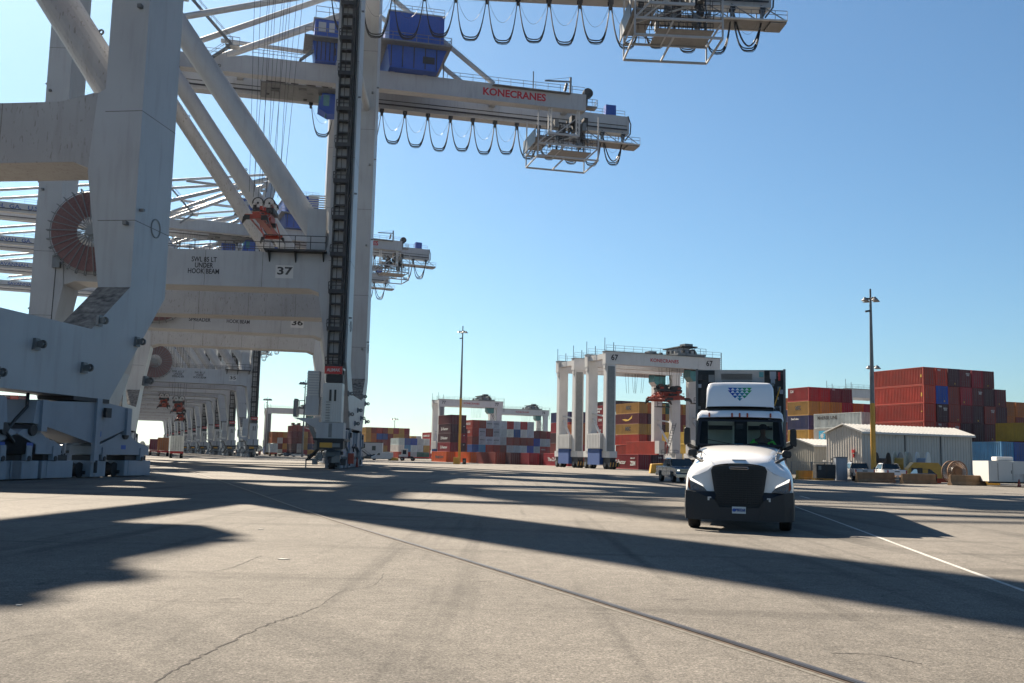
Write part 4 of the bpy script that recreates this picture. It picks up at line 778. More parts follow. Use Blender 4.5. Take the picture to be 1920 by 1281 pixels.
# ------------------------------------------------------------------ yard cranes (rubber tyred)
def make_rtg():
    root = empty('yard_crane', (0, 0, 0)); S, D, T = 25.0, 7.7, 22.6
    for x in (0, S-2.0):
        for y in (0, D):
            m = MB(); m.prism([(x, 3.4), (x+2.0, 3.4), (x+2.0, T-2.6), (x, T-2.6)], y, y+1.25, 'y', CWY); m.box(x+.3, x+1.7, y-.12, y, 3.4, T-3, GALV) if y == 0 and x == 0 else None
            m.box(x-.25, x+.2, y+.2, y+1.0, T-3.4, T-.4, CWY); m.build('leg', root)
        m = MB(); m.box(x+.2, x+1.8, -1.2, D+2.4, 2.2, 3.39, CWY); m.build('sill_beam', root)
        m = MB(); m.bar((x+1, 1.25, 10.0), (x+1, D, 10.7), .3, .3, CWY); m.bar((x+1, 1.2, 3.6), (x+1, D-.1, 9.8), .35, .35, CWY); m.build('brace', root)
        for y in (-1.6, .4, D-.9, D+1.1):
            m = MB(); 
            for xx in (x+.45, x+1.1): m.lathe([(.3, 0), (.78, 0), (.85, .08), (.85, .4), (.78, .48), (.3, .48), (.3, 0)], (xx, y+.8, .85), 'x', RUB, 20)
            m.lathe([(0, -.02), (.42, -.02), (.42, .1), (0, .1)], (x+.4, y+.8, .85), 'x', GALV, 12); m.build('wheel', root)
        m = MB(); m.box(x+.4, x+1.6, -1.0, 1.8, .9, 2.19, DK); m.box(x+.4, x+1.6, D-.5, D+2.2, .9, 2.19, DK); m.build('bogie', root)
    m = MB(); m.box(-.5, 2.3, 1.35, D-.1, 3.9, 6.8, WHT)
    for i in range(9): m.box(-.54, -.5, 1.5+i*.66, 1.8+i*.66, 4.05, 6.65, CWY)
    m.box(-.3, 2.2, 2.0, D-.6, .8, 3.85, INKB); m.build('power_house', root)
    m = MB()
    for i in range(7): m.prism([(i*.3, .5), (i*.3+.15, .5), (i*.3+.3, 1.3), (i*.3+.15, 1.3)], -1.75, -1.7, 'y', YEL if i % 2 == 0 else BLK)
    m.box(0, 2.1, -1.7, -1.6, .5, 1.3, BLK); m.build('bumper', root)
    for y, s in ((-.1, 0), (D+.05, 1)):
        m = MB(); m.prism([(-.3, T-2.59), (S+.4, T-2.59), (S+.4, T-.2), (-.3, T-.2)], y, y+1.3, 'y', CWY); m.box(-.4, S+.5, y-.25, y+1.3, T-.2, T-.1, GALV)
        gd = m.build('girder', root); m = MB(); m.rail([(-.3, y-.2, T-.1), (S+.4, y-.2, T-.1)], 1.1, GALV, .03, 2); m.tube((-.5, y, T-.1), (-.5, y, T+2.4), .06, DK, 5); m.tube((1.4, y, T-.1), (1.4, y, T+1.6), .07, DK, 5); m.build('railing', gd)
    m = MB(); m.box(.1, 1.4, 1.21, D+.04, T-1.5, T-.5, CWY); m.box(S-1.4, S-.2, 1.21, D+.04, T-1.5, T-.5, CWY); m.build('cross_beam', root)
    m = MB(); tx = S-6.5
    m.box(tx-3, tx+3.5, -.2, D+1, T, T+.4, GALV); m.box(tx-1.5, tx+.4, 1, D-1, T+.4, T+1.6, GREYP); m.box(tx-1.8, tx+1.8, .2, D, T+1.7, T+1.95, DK); m.box(tx-.6, tx+1.2, 1, 3, T+1.95, T+2.5, GALV)
    m.lathe([(0, -1.5), (.7, -1.5), (.7, 1.5), (0, 1.5)], (tx+2.2, 4, T+1), 'y', DK, 14); m.rail([(tx-3, -.2, T+.4), (tx+3.5, -.2, T+.4)], 1.1, DK, .04, 1.2)
    for i in range(12): a = Vector((random.uniform(tx-2.8, tx+3.2), random.uniform(0, D), T+.7)); m.box(a.x-.3, a.x+.3, a.y-.3, a.y+.3, a.z-.3, a.z+.4, random.choice((DK, GALV, WHT)))
    m.build('trolley', root)
    m = MB(); m.prism([(tx+1.2, T-2.5), (tx+4.0, T-2.5), (tx+4.0, T-4.6), (tx+2.0, T-4.9), (tx+1.2, T-4.0)], 2.0, 4.4, 'y', TEAL); m.box(tx+1.3, tx+4.05, 1.95, 4.45, T-2.8, T-.2, DK); m.build('operator_cab', root)
    m = MB()
    for i in range(9): z = T-5-i*.5; m.bar((tx+2.5+i*.3, 1.2, z), (tx+3.1+i*.3, 1.2, z), .1, .1, DK)
    for dx in (0, .7): m.bar((tx+2.4+dx, 1.2, T-4.6), (tx+5.1+dx, 1.2, T-9.3), .12, .12, DK)
    m.box(tx+1.5, tx+6, 1, 2.4, T-9.4, T-9.2, DK); m.rail([(tx+1.5, 1, T-9.2), (tx+6, 1, T-9.2)], 1.0, DK, .05, 1)
    for i in range(9): m.bar((S+.5, .6, T-4+i*.45), (S+1.1, .6, T-4+i*.45), .08, .08, DK)
    m.bar((S+1.1, .6, T-4), (S+1.1, .6, T+1.1), .1, .1, DK); m.build('ladder', root)
    m = MB(); 
    for i in range(12): m.bar((S-4.2+i*.17, -.6, 3.3+i*.55), (S-3.4+i*.17, -.6, 3.3+i*.55), .1, .1, GALV)
    for dx in (0, .8): m.bar((S-4.3+dx, -.6, 3), (S-2.2+dx, -.6, 9.8), .12, .14, GALV)
    m.rail([(S-5, -.8, 2.9), (S-1, -.8, 2.9)], 1.2, GALV, .05, 1); m.box(S-5.5, S-4.2, -.6, 1.2, 3.3, 6, WHT); m.build('stair', root)
    m = MB()
    for dx in (-1.0, -.5, .8, 1.2):
        for dy in (2.4, 5.4): m.tube((tx-2.6+dx*1.6, dy, T), (tx-2.6+dx, dy, T-6.5), .03, DK, 4, caps=False)
    m.build('hoist_rope', root)
    return root
rtg0 = make_rtg(); RT = []
def rtg(px, Y, label, num=None, sc_=1.0, spr=7.6, first=[True]):
    r = rtg0 if first[0] else copy_tree(rtg0); first[0] = False; r.scale = (sc_,)*3
    p = atY(px, 860, Y); r.location = (p.x, p.y, 0); r.rotation_euler = (0, 0, YROT); tag(r, label, 'yard crane', 'white rubber tyred yard cranes'); RT.append((r, num, spr)); return r
rtg(1135.5, 165, 'nearest white yard crane numbered 67 straddling containers left of the truck', '67', .87)
rtg(1076, 178, 'white yard crane directly left behind the crane numbered 67', None, .87, spr=None)
rtg(821, 372, 'distant white yard crane numbered 77 left of the middle pole', '77', spr=None)
rtg(927, 435, 'distant white yard crane just right of the crane numbered 77', '76')
rtg(497, 480, 'hazy yard crane seen through the portal of the big quay cranes', spr=9)
rtg(1590, 274, 'yard crane end showing between the red stacks behind the shed', spr=None)
spr0 = make_spreader(sheaves=False)
for i, (r, num, sp) in enumerate(RT):
    if num:
        for x in (1.6, 22.8): m = MB(); m.box(x-.95, x+.95, -.13, -.12, 20.5, 22.0, INKW); pl = m.build('number_plate', r); text('number_plate_text', num, 1.5, INK, pl, (x, -.14, 21.25), FACE_NEAR, 1.5, .04)
        text('logo_lettering', 'KONECRANES', .95, INKR, r, (12.6, -.12, 21.2), FACE_NEAR, 6.3, .02)
    if sp:
        s = copy_tree(spr0); l = r.location+(YR*(25-sp-1.9+.4)+YG*4)*r.scale.x; s.location = (l.x, l.y, 13.0 if i else 11.9); s.rotation_euler = (0, 0, YROT)
        s.scale = (1.7, .6, .8)
        tag(s, ['orange spreader hanging from the crane numbered 67 above the containers', '', '', 'small orange spreader under the yard crane right of the middle stack', 'red spreader hanging in the hazy yard crane beyond the portal', ''][i], 'spreader', 'orange spreaders hanging from the yard cranes')
s = copy_tree(spr0); l = RT[0][0].location+YR*20.2+YG*16; s.location = (l.x, l.y, 13.2); s.rotation_euler = (0, 0, YROT); s.scale = (1.2, .6, .8); tag(s, 'orange spreader half hidden at the left edge of the truck trailer', 'spreader', 'orange spreaders hanging from the yard cranes')
drop(spr0)
# ------------------------------------------------------------------ light poles
def pole(px, py, Y, ht, label, yel=0.0, r=.3, heads=4, hs=1.0):
    p = atY(px, py, Y); root = empty('light_pole', (p.x, p.y, 0), 0, label, 'light pole', 'tall floodlight poles in the yard')
    m = MB()
    if yel: m.tube((0, 0, 0), (0, 0, yel), r*1.02, YEL, 14, r*.9)
    m.tube((0, 0, yel), (0, 0, ht), r*.9 if yel else r, GALV, 14, r*.42); m.tube((0, 0, ht), (0, 0, ht+1), .1, DK, 6); m.bar((-1.1*hs, 0, ht-.1), (1.1*hs, 0, ht-.1), .12, .12, DK); m.bar((0, -1.1*hs, ht-.1), (0, 1.1*hs, ht-.1), .12, .12, DK); m.bar((-.6, 0, ht-1.6), (0, 0, ht-1.5), .25, .2, DK)
    m.build('mast', root)
    for k in range(heads):
        a = k*2*math.pi/heads+.3; c = Vector((math.cos(a)*1.15*hs, math.sin(a)*1.15*hs, ht-.25))
        m = MB(); m.lathe([(0, .35*hs), (.22*hs, .33*hs), (.3*hs, .1*hs), (.62*hs, -.2*hs), (.6*hs, -.26*hs), (0, -.2*hs)], c, 'z', GALV, 16); m.build('lamp_head', root)
    return root
pole(1638, 870, 112, 20.6, 'nearest tall light pole with yellow lower half standing before the grey shed', 8.6, .30, 4, .66)
pl = pole(861, 860, 202, 27, 'light pole with yellow foot between the dark and mixed container stacks', 13.2, .27, 4, .62)
pole(567, 845, 330, 24.5, 'slim grey light pole seen through the portal, right one', 0, .35, 6, 1.3)
pole(497, 845, 470, 26, 'slim grey light pole seen through the portal, left one', 0, .35, 6, 1.3)
pole(738, 850, 640, 24, 'distant small light pole above the left middle container stack', 0, .3, 4, 1.4)
pole(1641, 870, 250, 26.3, 'distant light pole whose head shows just right of the nearest pole', 0, .3, 4, 1.2)
pole(684, 850, 760, 20, 'very distant light pole low over the yard near the big crane foot', 0, .3, 4, 1.4)
p = atY(857, 860, 200)
m = MB(); m.box(-.65, .5, -.5, .5, 0, 1.35, YEL); o = m.build('pole_guard', bevel=.05); o.location = (p.x, p.y-1.4, 0); tag(o, 'yellow protective block at the foot of the middle light pole', 'guard block')
m = MB(); m.box(-.35, .35, -.3, .3, 0, 1.2, BLK); m.box(-.2, .2, -.32, -.3, .4, .9, GALV); o = m.build('power_box'); o.location = (p.x+1.5, p.y-.9, 0); tag(o, 'black power box beside the yellow block of the middle pole', 'power box')
# ------------------------------------------------------------------ shed and hut
SHW = M('shed_wall', (.60, .57, .52), .6, var=.06, streak=.12, scale=.6); SHR = M('shed_roof', (.66, .65, .62), .55, var=.05)
def shed(name, px, py, Y, LX, LY, eave, ridge, rib, label, wallm=SHW, roofm=SHR):
    p = atY(px, py, Y); root = empty(name, (p.x, p.y, 0), YROT, label, 'building'); hy = LY/2
    m = MB(); m.prism([(0, 0), (LY, 0), (LY, eave), (hy, ridge), (0, eave)], 0, LX, 'x', wallm)
    n = int(LX/rib)
    for i in range(n+1): x = i*LX/n; m.box(x-.03, x+.03, -.05, 0, 0, eave-.05, wallm)
    n = int(LY/rib)
    for i in range(n+1): y = i*LY/n; h = eave+(ridge-eave)*(1-abs(y-hy)/hy); m.box(-.05, 0, y-.03, y+.03, 0, h-.05, wallm)
    m.build('wall', root)
    m = MB(); o_ = .35
    for s in (0, 1):
        a = (-o_, eave-.08) if s == 0 else (LY+o_, eave-.08); b_ = (hy, ridge+.12); m.prism([a, b_, (b_[0], b_[1]+.12), (a[0], a[1]+.14)], -o_, LX+o_, 'x', roofm)
    n = int(LX/.6)
    for i in range(n+1): x = -o_+i*(LX+2*o_)/n; m.bar((x, -o_, eave+.1), (x, hy, ridge+.28), .07, .07, roofm)
    m.box(-o_, LX+o_, -o_-.12, -o_, eave-.2, eave+.06, roofm); m.build('roof', root)
    return root
sh = shed('warehouse_shed', 1617, 900, 128, 18.4, 6.7, 5.85, 6.75, .45, 'grey ribbed metal shed with pale low gable roof behind the parked pickups')
m = MB()
for x in (0.02, 6.9, 13.0, 18.3): m.box(x, x+.16, -.1, -.051, 0, 5.9, SHW if x != 6.9 else DK)
m.box(12.95, 13.05, -.14, -.1, 0, 5.9, DK); m.build('downpipe', sh)
m = MB(); m.box(3.0, 3.8, -.25, -.05, .9, 2.6, GREYP); m.build('switch_box', sh)
m = MB(); m.lathe([(0, 0), (.22, 0), (.22, .3), (0, .3)], (16.2, -.3, 1.9), 'y', BLK, 12); m.lathe([(0, 0), (.15, 0), (.15, .3), (0, .3)], (15.5, -.3, 1.6), 'y', BLK, 12); m.build('pipe_outlet', sh)
m = MB(); m.box(-.3, -.06, 1.2, 1.6, 3.2, 3.6, RED); m.box(-.2, -.06, 1.3, 1.5, 2.6, 3.1, RED); m.build('alarm_box', sh)
for y in (1.9, 4.4, 6.9):
    m = MB(); m.box(-.3, -.06, y, y+.35, 2.0, 2.2, WHT); m.tube((-.2, y+.1, 0), (-.2, y+.1, 1.9), .06, DK, 6); m.build('wall_outlet', sh)
for y in (3.1, 5.6): m = MB(); m.box(-.15, -.06, y, y+.2, 2.25, 2.45, DK); m.build('wall_lamp', sh)
HW = M('hut_wall', (.44, .42, .36), .6, var=.06, streak=.1)
shed('storage_hut', 1527, 895, 150, 6.5, 7.5, 4.4, 5.2, .5, 'small beige ribbed hut with gable roof between the truck and the shed', HW, SHR)
def place(o, px, py, Y=None, rz=0.0, z=0.0, z_from_px=True):
    p = G(px, py) if Y is None else atY(px, py, Y); o.location = (p.x, p.y, z); o.rotation_euler = (0, 0, rz); return o
# fence
p0 = G(1484, 898.5); p1 = G(1560, 899.5); fr = empty('chain_fence', (0, 0, 0), 0, 'thin grey chain link fence in front of the beige hut', 'fence')
m = MB(); v = p1-p0
for i in range(3): m.tube(p0+v*(i/2), p0+v*(i/2)+Vector((0, 0, 1.9)), .07, GALV, 8)
m.build('post', fr); m = MB()
for z in (.1, 1.85): m.bar(p0+Vector((0, 0, z)), p1+Vector((0, 0, z)), .05, .05, GALV)
for i in range(34):
    a = p0+v*(i/34); m.bar(a, a+Vector((0, 0, 1.85)), .012, .012, GALV)
for i in range(10): m.bar(p0+Vector((0, 0, i*.19)), p1+Vector((0, 0, i*.19)), .012, .012, GALV)
m.build('mesh', fr)
# cabinets
m = MB(); m.box(0, 2.0, 0, 1.2, .2, 1.65, BLK); m.box(.1, .9, -.03, 0, .4, 1.5, DK); m.box(1.1, 1.9, -.03, 0, .4, 1.5, DK); m.box(.2, .5, -.05, 0, 1.1, 1.5, GALV); o = m.build('generator_cabinet', bevel=.03); place(o, 1531, 899, 104); tag(o, 'dark green black generator cabinet behind the yellow barriers', 'generator')
m = MB(); m.box(0, 1.2, 0, .8, 0, 2.4, GREYP); m.box(-.05, 1.25, -.05, .85, 2.4, 2.5, GALV); m.box(.1, 1.1, -.02, 0, .2, 2.2, GREYP); o = m.build('electrical_cabinet', bevel=.02); place(o, 1568, 900, 106); tag(o, 'tall grey electrical cabinet beside the silver pickup', 'cabinet')
# barriers
def barrier(px0, px1, py, label, mat, h=.95):
    a = G(px0, py-.0); b_ = G(px1, py+(px1-px0)*.012); L = (b_-a).length; m = MB()
    m.prism([(-.3, 0), (.3, 0), (.3, .1), (.16, .32), (.11, h), (-.11, h), (-.16, .32), (-.3, .1)], 0, L, 'x', mat)
    for x in (L*.2, L*.75): m.box(x-.25, x+.25, -.305, .305, -.001, .09, DK)
    o = m.build('road_barrier', bevel=.02); o.location = a; o.rotation_euler = (0, 0, math.atan2(b_.y-a.y, b_.x-a.x)); tag(o, label, 'barrier', 'concrete road barriers along the yard edge')
TAN = M('barrier_tan', (.26, .16, .085), .9, var=.25, streak=.3, bump=.3); YB = M('barrier_yellow', (.60, .34, .07), .85, var=.2, streak=.25)
barrier(1494, 1524, 899, 'yellow barrier nearest the truck, left of two yellow ones', YB); barrier(1525, 1579, 900, 'yellow barrier below the grey electrical cabinet, right of two yellow ones', YB)
barrier(1606, 1676, 904.5, 'tan concrete barrier in front of the silver pickup', TAN, 1.0); barrier(1691, 1753, 907, 'tan concrete barrier in front of the black car', TAN, .95); barrier(1781, 1846, 910, 'tan concrete barrier below the big cable spool', TAN, .95)
m = MB(); m.prism([(0, 0), (2.2, 0), (2.3, .9), (1.6, 1.3), (.2, 1.2)], 0, 1.4, 'y', YEL); o = m.build('counterweight_block', bevel=.06); place(o, 1219, 889, 128); tag(o, 'yellow block on the ground left of the approaching pickup', 'block')
m = MB(); m.prism([(0, 0), (1.6, 0), (1.4, 1.4), (.1, 1.3)], 0, 1.2, 'y', YEL); o = m.build('yellow_bollard_block', bevel=.06); place(o, 1846, 907, 99); tag(o, 'yellow steel block between the spool and the white trailer', 'block')
m = MB(); m.prism([(0, 0), (2.6, 0), (2.4, .7), (.1, .9)], 0, 1.2, 'y', YEL); o = m.build('yellow_skid', bevel=.05); place(o, 728, 866, 262); tag(o, 'low yellow block left of the white yard tractor', 'block')
m = MB(); m.box(0, 2.8, 0, .5, .1, .5, ORG); m.box(0, .4, -.3, .8, 0, .3, ORG); m.box(2.4, 2.8, -.3, .8, 0, .3, ORG); o = m.build('orange_skid'); place(o, 1755, 903, 103); tag(o, 'low orange steel beam on the ground beside the cable spool', 'beam')
# cable drums
def spool(px, py, Y, R, W, rz, label, mat, flange, face='y', spokes=0, zc=None):
    root = empty('cable_drum', (0, 0, 0), 0, label, 'cable drum', 'cable drums stored by the shed'); place(root, px, py, Y, rz); zc = zc or R
    m = MB(); m.lathe([(0, -W/2), (R*.55, -W/2), (R*.55, W/2), (0, W/2)], (0, 0, zc), 'y', mat, 24); m.build('core', root)
    for s in (-1, 1):
        m = MB()
        if spokes:
            for i in range(spokes):
                a = i*2*math.pi/spokes; d = Vector((math.cos(a), 0, math.sin(a))); c = Vector((0, s*W/2, zc)); m.bar(c+d*.25*R, c+d*R, .06, .06, flange)
            m.lathe([(R-.04, -.05), (R+.04, -.05), (R+.04, .05), (R-.04, .05), (R-.04, -.05)], (0, s*W/2, zc), 'y', flange, 32); m.lathe([(0, -.08), (.3*R, -.08), (.3*R, .08), (0, .08)], (0, s*W/2, zc), 'y', flange, 16)
        else: m.lathe([(0, -.06), (R, -.06), (R, .06), (0, .06)], (0, s*W/2, zc), 'y', flange, 28); m.lathe([(0, -.09), (.2, -.09), (.2, .09), (0, .09)], (0, s*W/2, zc), 'y', RUST, 12)
        m.build('flange', root)
WOOD = M('spool_wood', (.42, .28, .14), .8, var=.3, streak=.3); CREAM = M('spool_cream', (.62, .55, .42), .7, var=.15, streak=.2)
spool(1655, 893, 122, 1.55, 1.4, R_(58), 'rusty brown cable drum behind the silver and white pickups', RUST, RUST, zc=1.7)
spool(1689, 893, 121, 1.65, 1.3, R_(60), 'cream and orange cable drum standing behind the white pickup', YEL, CREAM, zc=1.75)
spool(1697, 893, 123, 1.6, 1.0, R_(55), 'grey cable drum just right of the cream one', GREYP, GALV, zc=1.75)
spool(1731, 893, 121, 1.65, 1.2, R_(58), 'white cable drum behind the yellow tank', GREYP, WHT, zc=1.75)
spool(1790, 905, 99, 1.08, .9, R_(12), 'large rusty spoked cable drum in front of the shed', BLK, M('spool_rusty_wood', (.20, .11, .06), .85, var=.4), spokes=36, zc=1.2)
m = MB(); m.prism([(0, .3), (3.6, .3), (3.6, 1.6), (3.2, 2.1), (.6, 2.1), (0, 1.4)], -.9, .9, 'y', YEL); m.box(.2, .8, -1, 1, 0, .4, YEL); m.box(2.8, 3.4, -1, 1, 0, .4, YEL); m.box(.3, 1.5, -.93, -.9, .7, 1.5, BLK); o = m.build('yellow_tank', bevel=.15); place(o, 1700, 900, 113, R_(-8)); tag(o, 'rounded yellow steel tank between the drums and the black car', 'tank')
# utility trailer
r = empty('enclosed_trailer', (0, 0, 0), 0, 'white enclosed trailer with roof air unit at the right edge', 'trailer'); place(r, 1902, 912, 92.5, R_(-8))
m = MB(); m.prism([(-2.2, .45), (-.003, .45), (-.003, 2.34), (-2.2, 2.34)], 0, 4.6, 'y', WHT); m.prism([(0, .45), (5, .45), (5, 2.1), (3.5, 2.35), (0, 2.35)], 0, 4.6, 'y', WHT); 
RST = M('trailer_white', (.62, .60, .58), .6, var=.15, streak=.35, spot=.3)
m.box(.1, 4.9, -.02, -.002, .5, 1.2, RST); m.box(-2.2, 5, .2, .3, .3, .45, BLK); m.build('body', r, bevel=.03)
m = MB(); m.box(-1.4, -.1, -.03, -.01, .6, 2.15, WHT); m.box(-.25, -.2, -.05, -.02, 1.2, 1.5, DK); m.box(-1.4, -1.37, -.035, -.01, .6, 2.15, DK); m.box(-.13, -.1, -.035, -.01, .6, 2.15, DK); m.build('door', r)
m = MB(); m.box(-1.0, .5, 1.5, 3, 2.36, 2.75, WHT); m.build('air_unit', r, bevel=.08)
for x in (1.6, 2.5): m = MB(); m.lathe([(0, 0), (.34, 0), (.36, .2), (0, .2)], (x, .05, .36), 'y', RUB, 18); m.build('wheel', r)
m = MB(); m.bar((5, .5, .4), (6.5, 1.8, .4), .1, .1, DK); m.build('drawbar', r)
m = MB(); m.box(-.22, .22, -.22, .22, 0, .04, BLK); m.lathe([(.17, .04), (.04, .72), (0, .72)], (0, 0, 0), 'z', ORG, 14); m.lathe([(.13, .25), (.10, .38)], (0, 0, .002), 'z', WHT, 14); o = m.build('traffic_cone'); place(o, 1911, 909, 92); tag(o, 'small orange traffic cone beside the white trailer wheels', 'cone')
m = MB(); m.box(-.2, .2, -.2, .2, 0, .05, BLK); m.lathe([(.2, .05), (.05, 1.2), (0, 1.2)], (0, 0, 0), 'z', ORG, 14); o = m.build('traffic_cone'); place(o, 669, 876.5); tag(o, 'dark orange marker cone right of the big crane foot', 'cone')
# site office
r = empty('site_office', (0, 0, 0), 0, 'white site office cabin with outside stair right of the big crane foot', 'cabin'); place(r, 672, 861, 330, R_(4))
m = MB(); m.box(0, 7.6, 0, 6, 0, 5.2, WHT); m.box(-.1, 7.7, -.1, 6.1, 5.2, 5.4, DK); m.build('wall', r)
for x, z in ((.8, 3.4), (4.3, 2.7)): m = MB(); m.box(x, x+1.2, -.06, -.005, z, z+1.5, GLASS); m.box(x+.55, x+.65, -.08, -.06, z, z+1.5, DK); m.build('window', r)
m = MB(); m.bar((0, -.8, 3.4), (4.4, -.8, .2), .15, .3, DK); m.bar((0, -.8, 4.3), (4.4, -.8, 1.1), .08, .08, DK); m.box(4.6, 6.2, -.5, -.1, .6, 1.5, DK); m.build('stair', r)
# treeline very far away
TREE = M('far_trees', (.05, .07, .04), .9, var=.5, scale=.05)
q = MB()
for i in range(520):
    x = -1500+i*6.2+random.uniform(-3, 3); y = 1900+random.uniform(-60, 60); h = random.uniform(7, 16); rr = random.uniform(6, 11)
    q.lathe([(rr*.8, 0), (rr, h*.35), (rr*.85, h*.7), (rr*.4, h*.95), (0, h)], (x, y, 0), 'z', TREE, 7)
tag(q.build('far_treeline'), kind='stuff')
# ------------------------------------------------------------------ vehicles
PAINT = M('truck_white', (.98, .98, .99), .22, var=.015, coat=.8, scale=2)
PLAS = M('bumper_plastic', (.011, .014, .020), .5, var=.1)
CHROME = M('chrome', (.65, .66, .68), .12, metal=1, var=.05)
def glass(name, rgb, alpha):
    m = bpy.data.materials.new(name); m.use_nodes = True; t = m.node_tree; b = t.nodes['Principled BSDF']; b.inputs['Base Color'].default_value = (*rgb, 1); b.inputs['Roughness'].default_value = .03; b.inputs['Specular IOR Level'].default_value = .6
    tr = t.nodes.new('ShaderNodeBsdfTransparent'); tr.inputs[0].default_value = (.80, .92, .90, 1); mx = t.nodes.new('ShaderNodeMixShader'); mx.inputs[0].default_value = alpha
    t.links.new(tr.outputs[0], mx.inputs[1]); t.links.new(b.outputs[0], mx.inputs[2]); t.links.new(mx.outputs[0], t.nodes['Material Output'].inputs[0]); return m
WSG = glass('windshield_glass', (.01, .015, .02), .20)
LENS = glass('lamp_glass', (.25, .27, .30), .25)
AMB = M('amber_lens', (.30, .04, .015), .2); LAMPON = M('lamp_lit', (1, .93, .82), .3, emit=.4)
INTR = M('cab_interior', (.02, .022, .026), .8, var=.2)
def wheel(mb, x, y, r, w, axis='x', rim=GALV, side=1):
    mb.lathe([(r*.55, -w/2), (r*.93, -w/2), (r, -w/2+.05), (r, w/2-.05), (r*.93, w/2), (r*.55, w/2)], (x, y, r), axis, RUB, 26)
    mb.lathe([(0, side*(w/2-.06)), (r*.30, side*(w/2-.05)), (r*.34, side*(w/2-.14)), (r*.5, side*(w/2-.08)), (r*.57, side*w/2)], (x, y, r), axis, rim, 20)
def loft(mb, secs, mat, close=False, mirror=True):
    """secs: list of (y, [(x,z)...]) from outer bottom to centre top; mirrored"""
    S = []
    for y, P in secs:
        row = [((p[0], y, p[1]) if len(p) == 2 else (p[0], p[2], p[1])) for p in P]
        if mirror: row = row+[(-a, b, c) for a, b, c in reversed(row) if a > 1e-6]
        S.append(row)
    n = len(S[0]); vs = [v for r in S for v in r]; fs = []
    for j in range(len(S)-1):
        for i in range(n-1): fs.append((j*n+i, j*n+i+1, (j+1)*n+i+1, (j+1)*n+i))
    mb.add(vs, fs, mat)
def sub(o, lv=1):
    s = o.modifiers.new('sub', 'SUBSURF'); s.levels = lv; s.render_levels = lv; return o
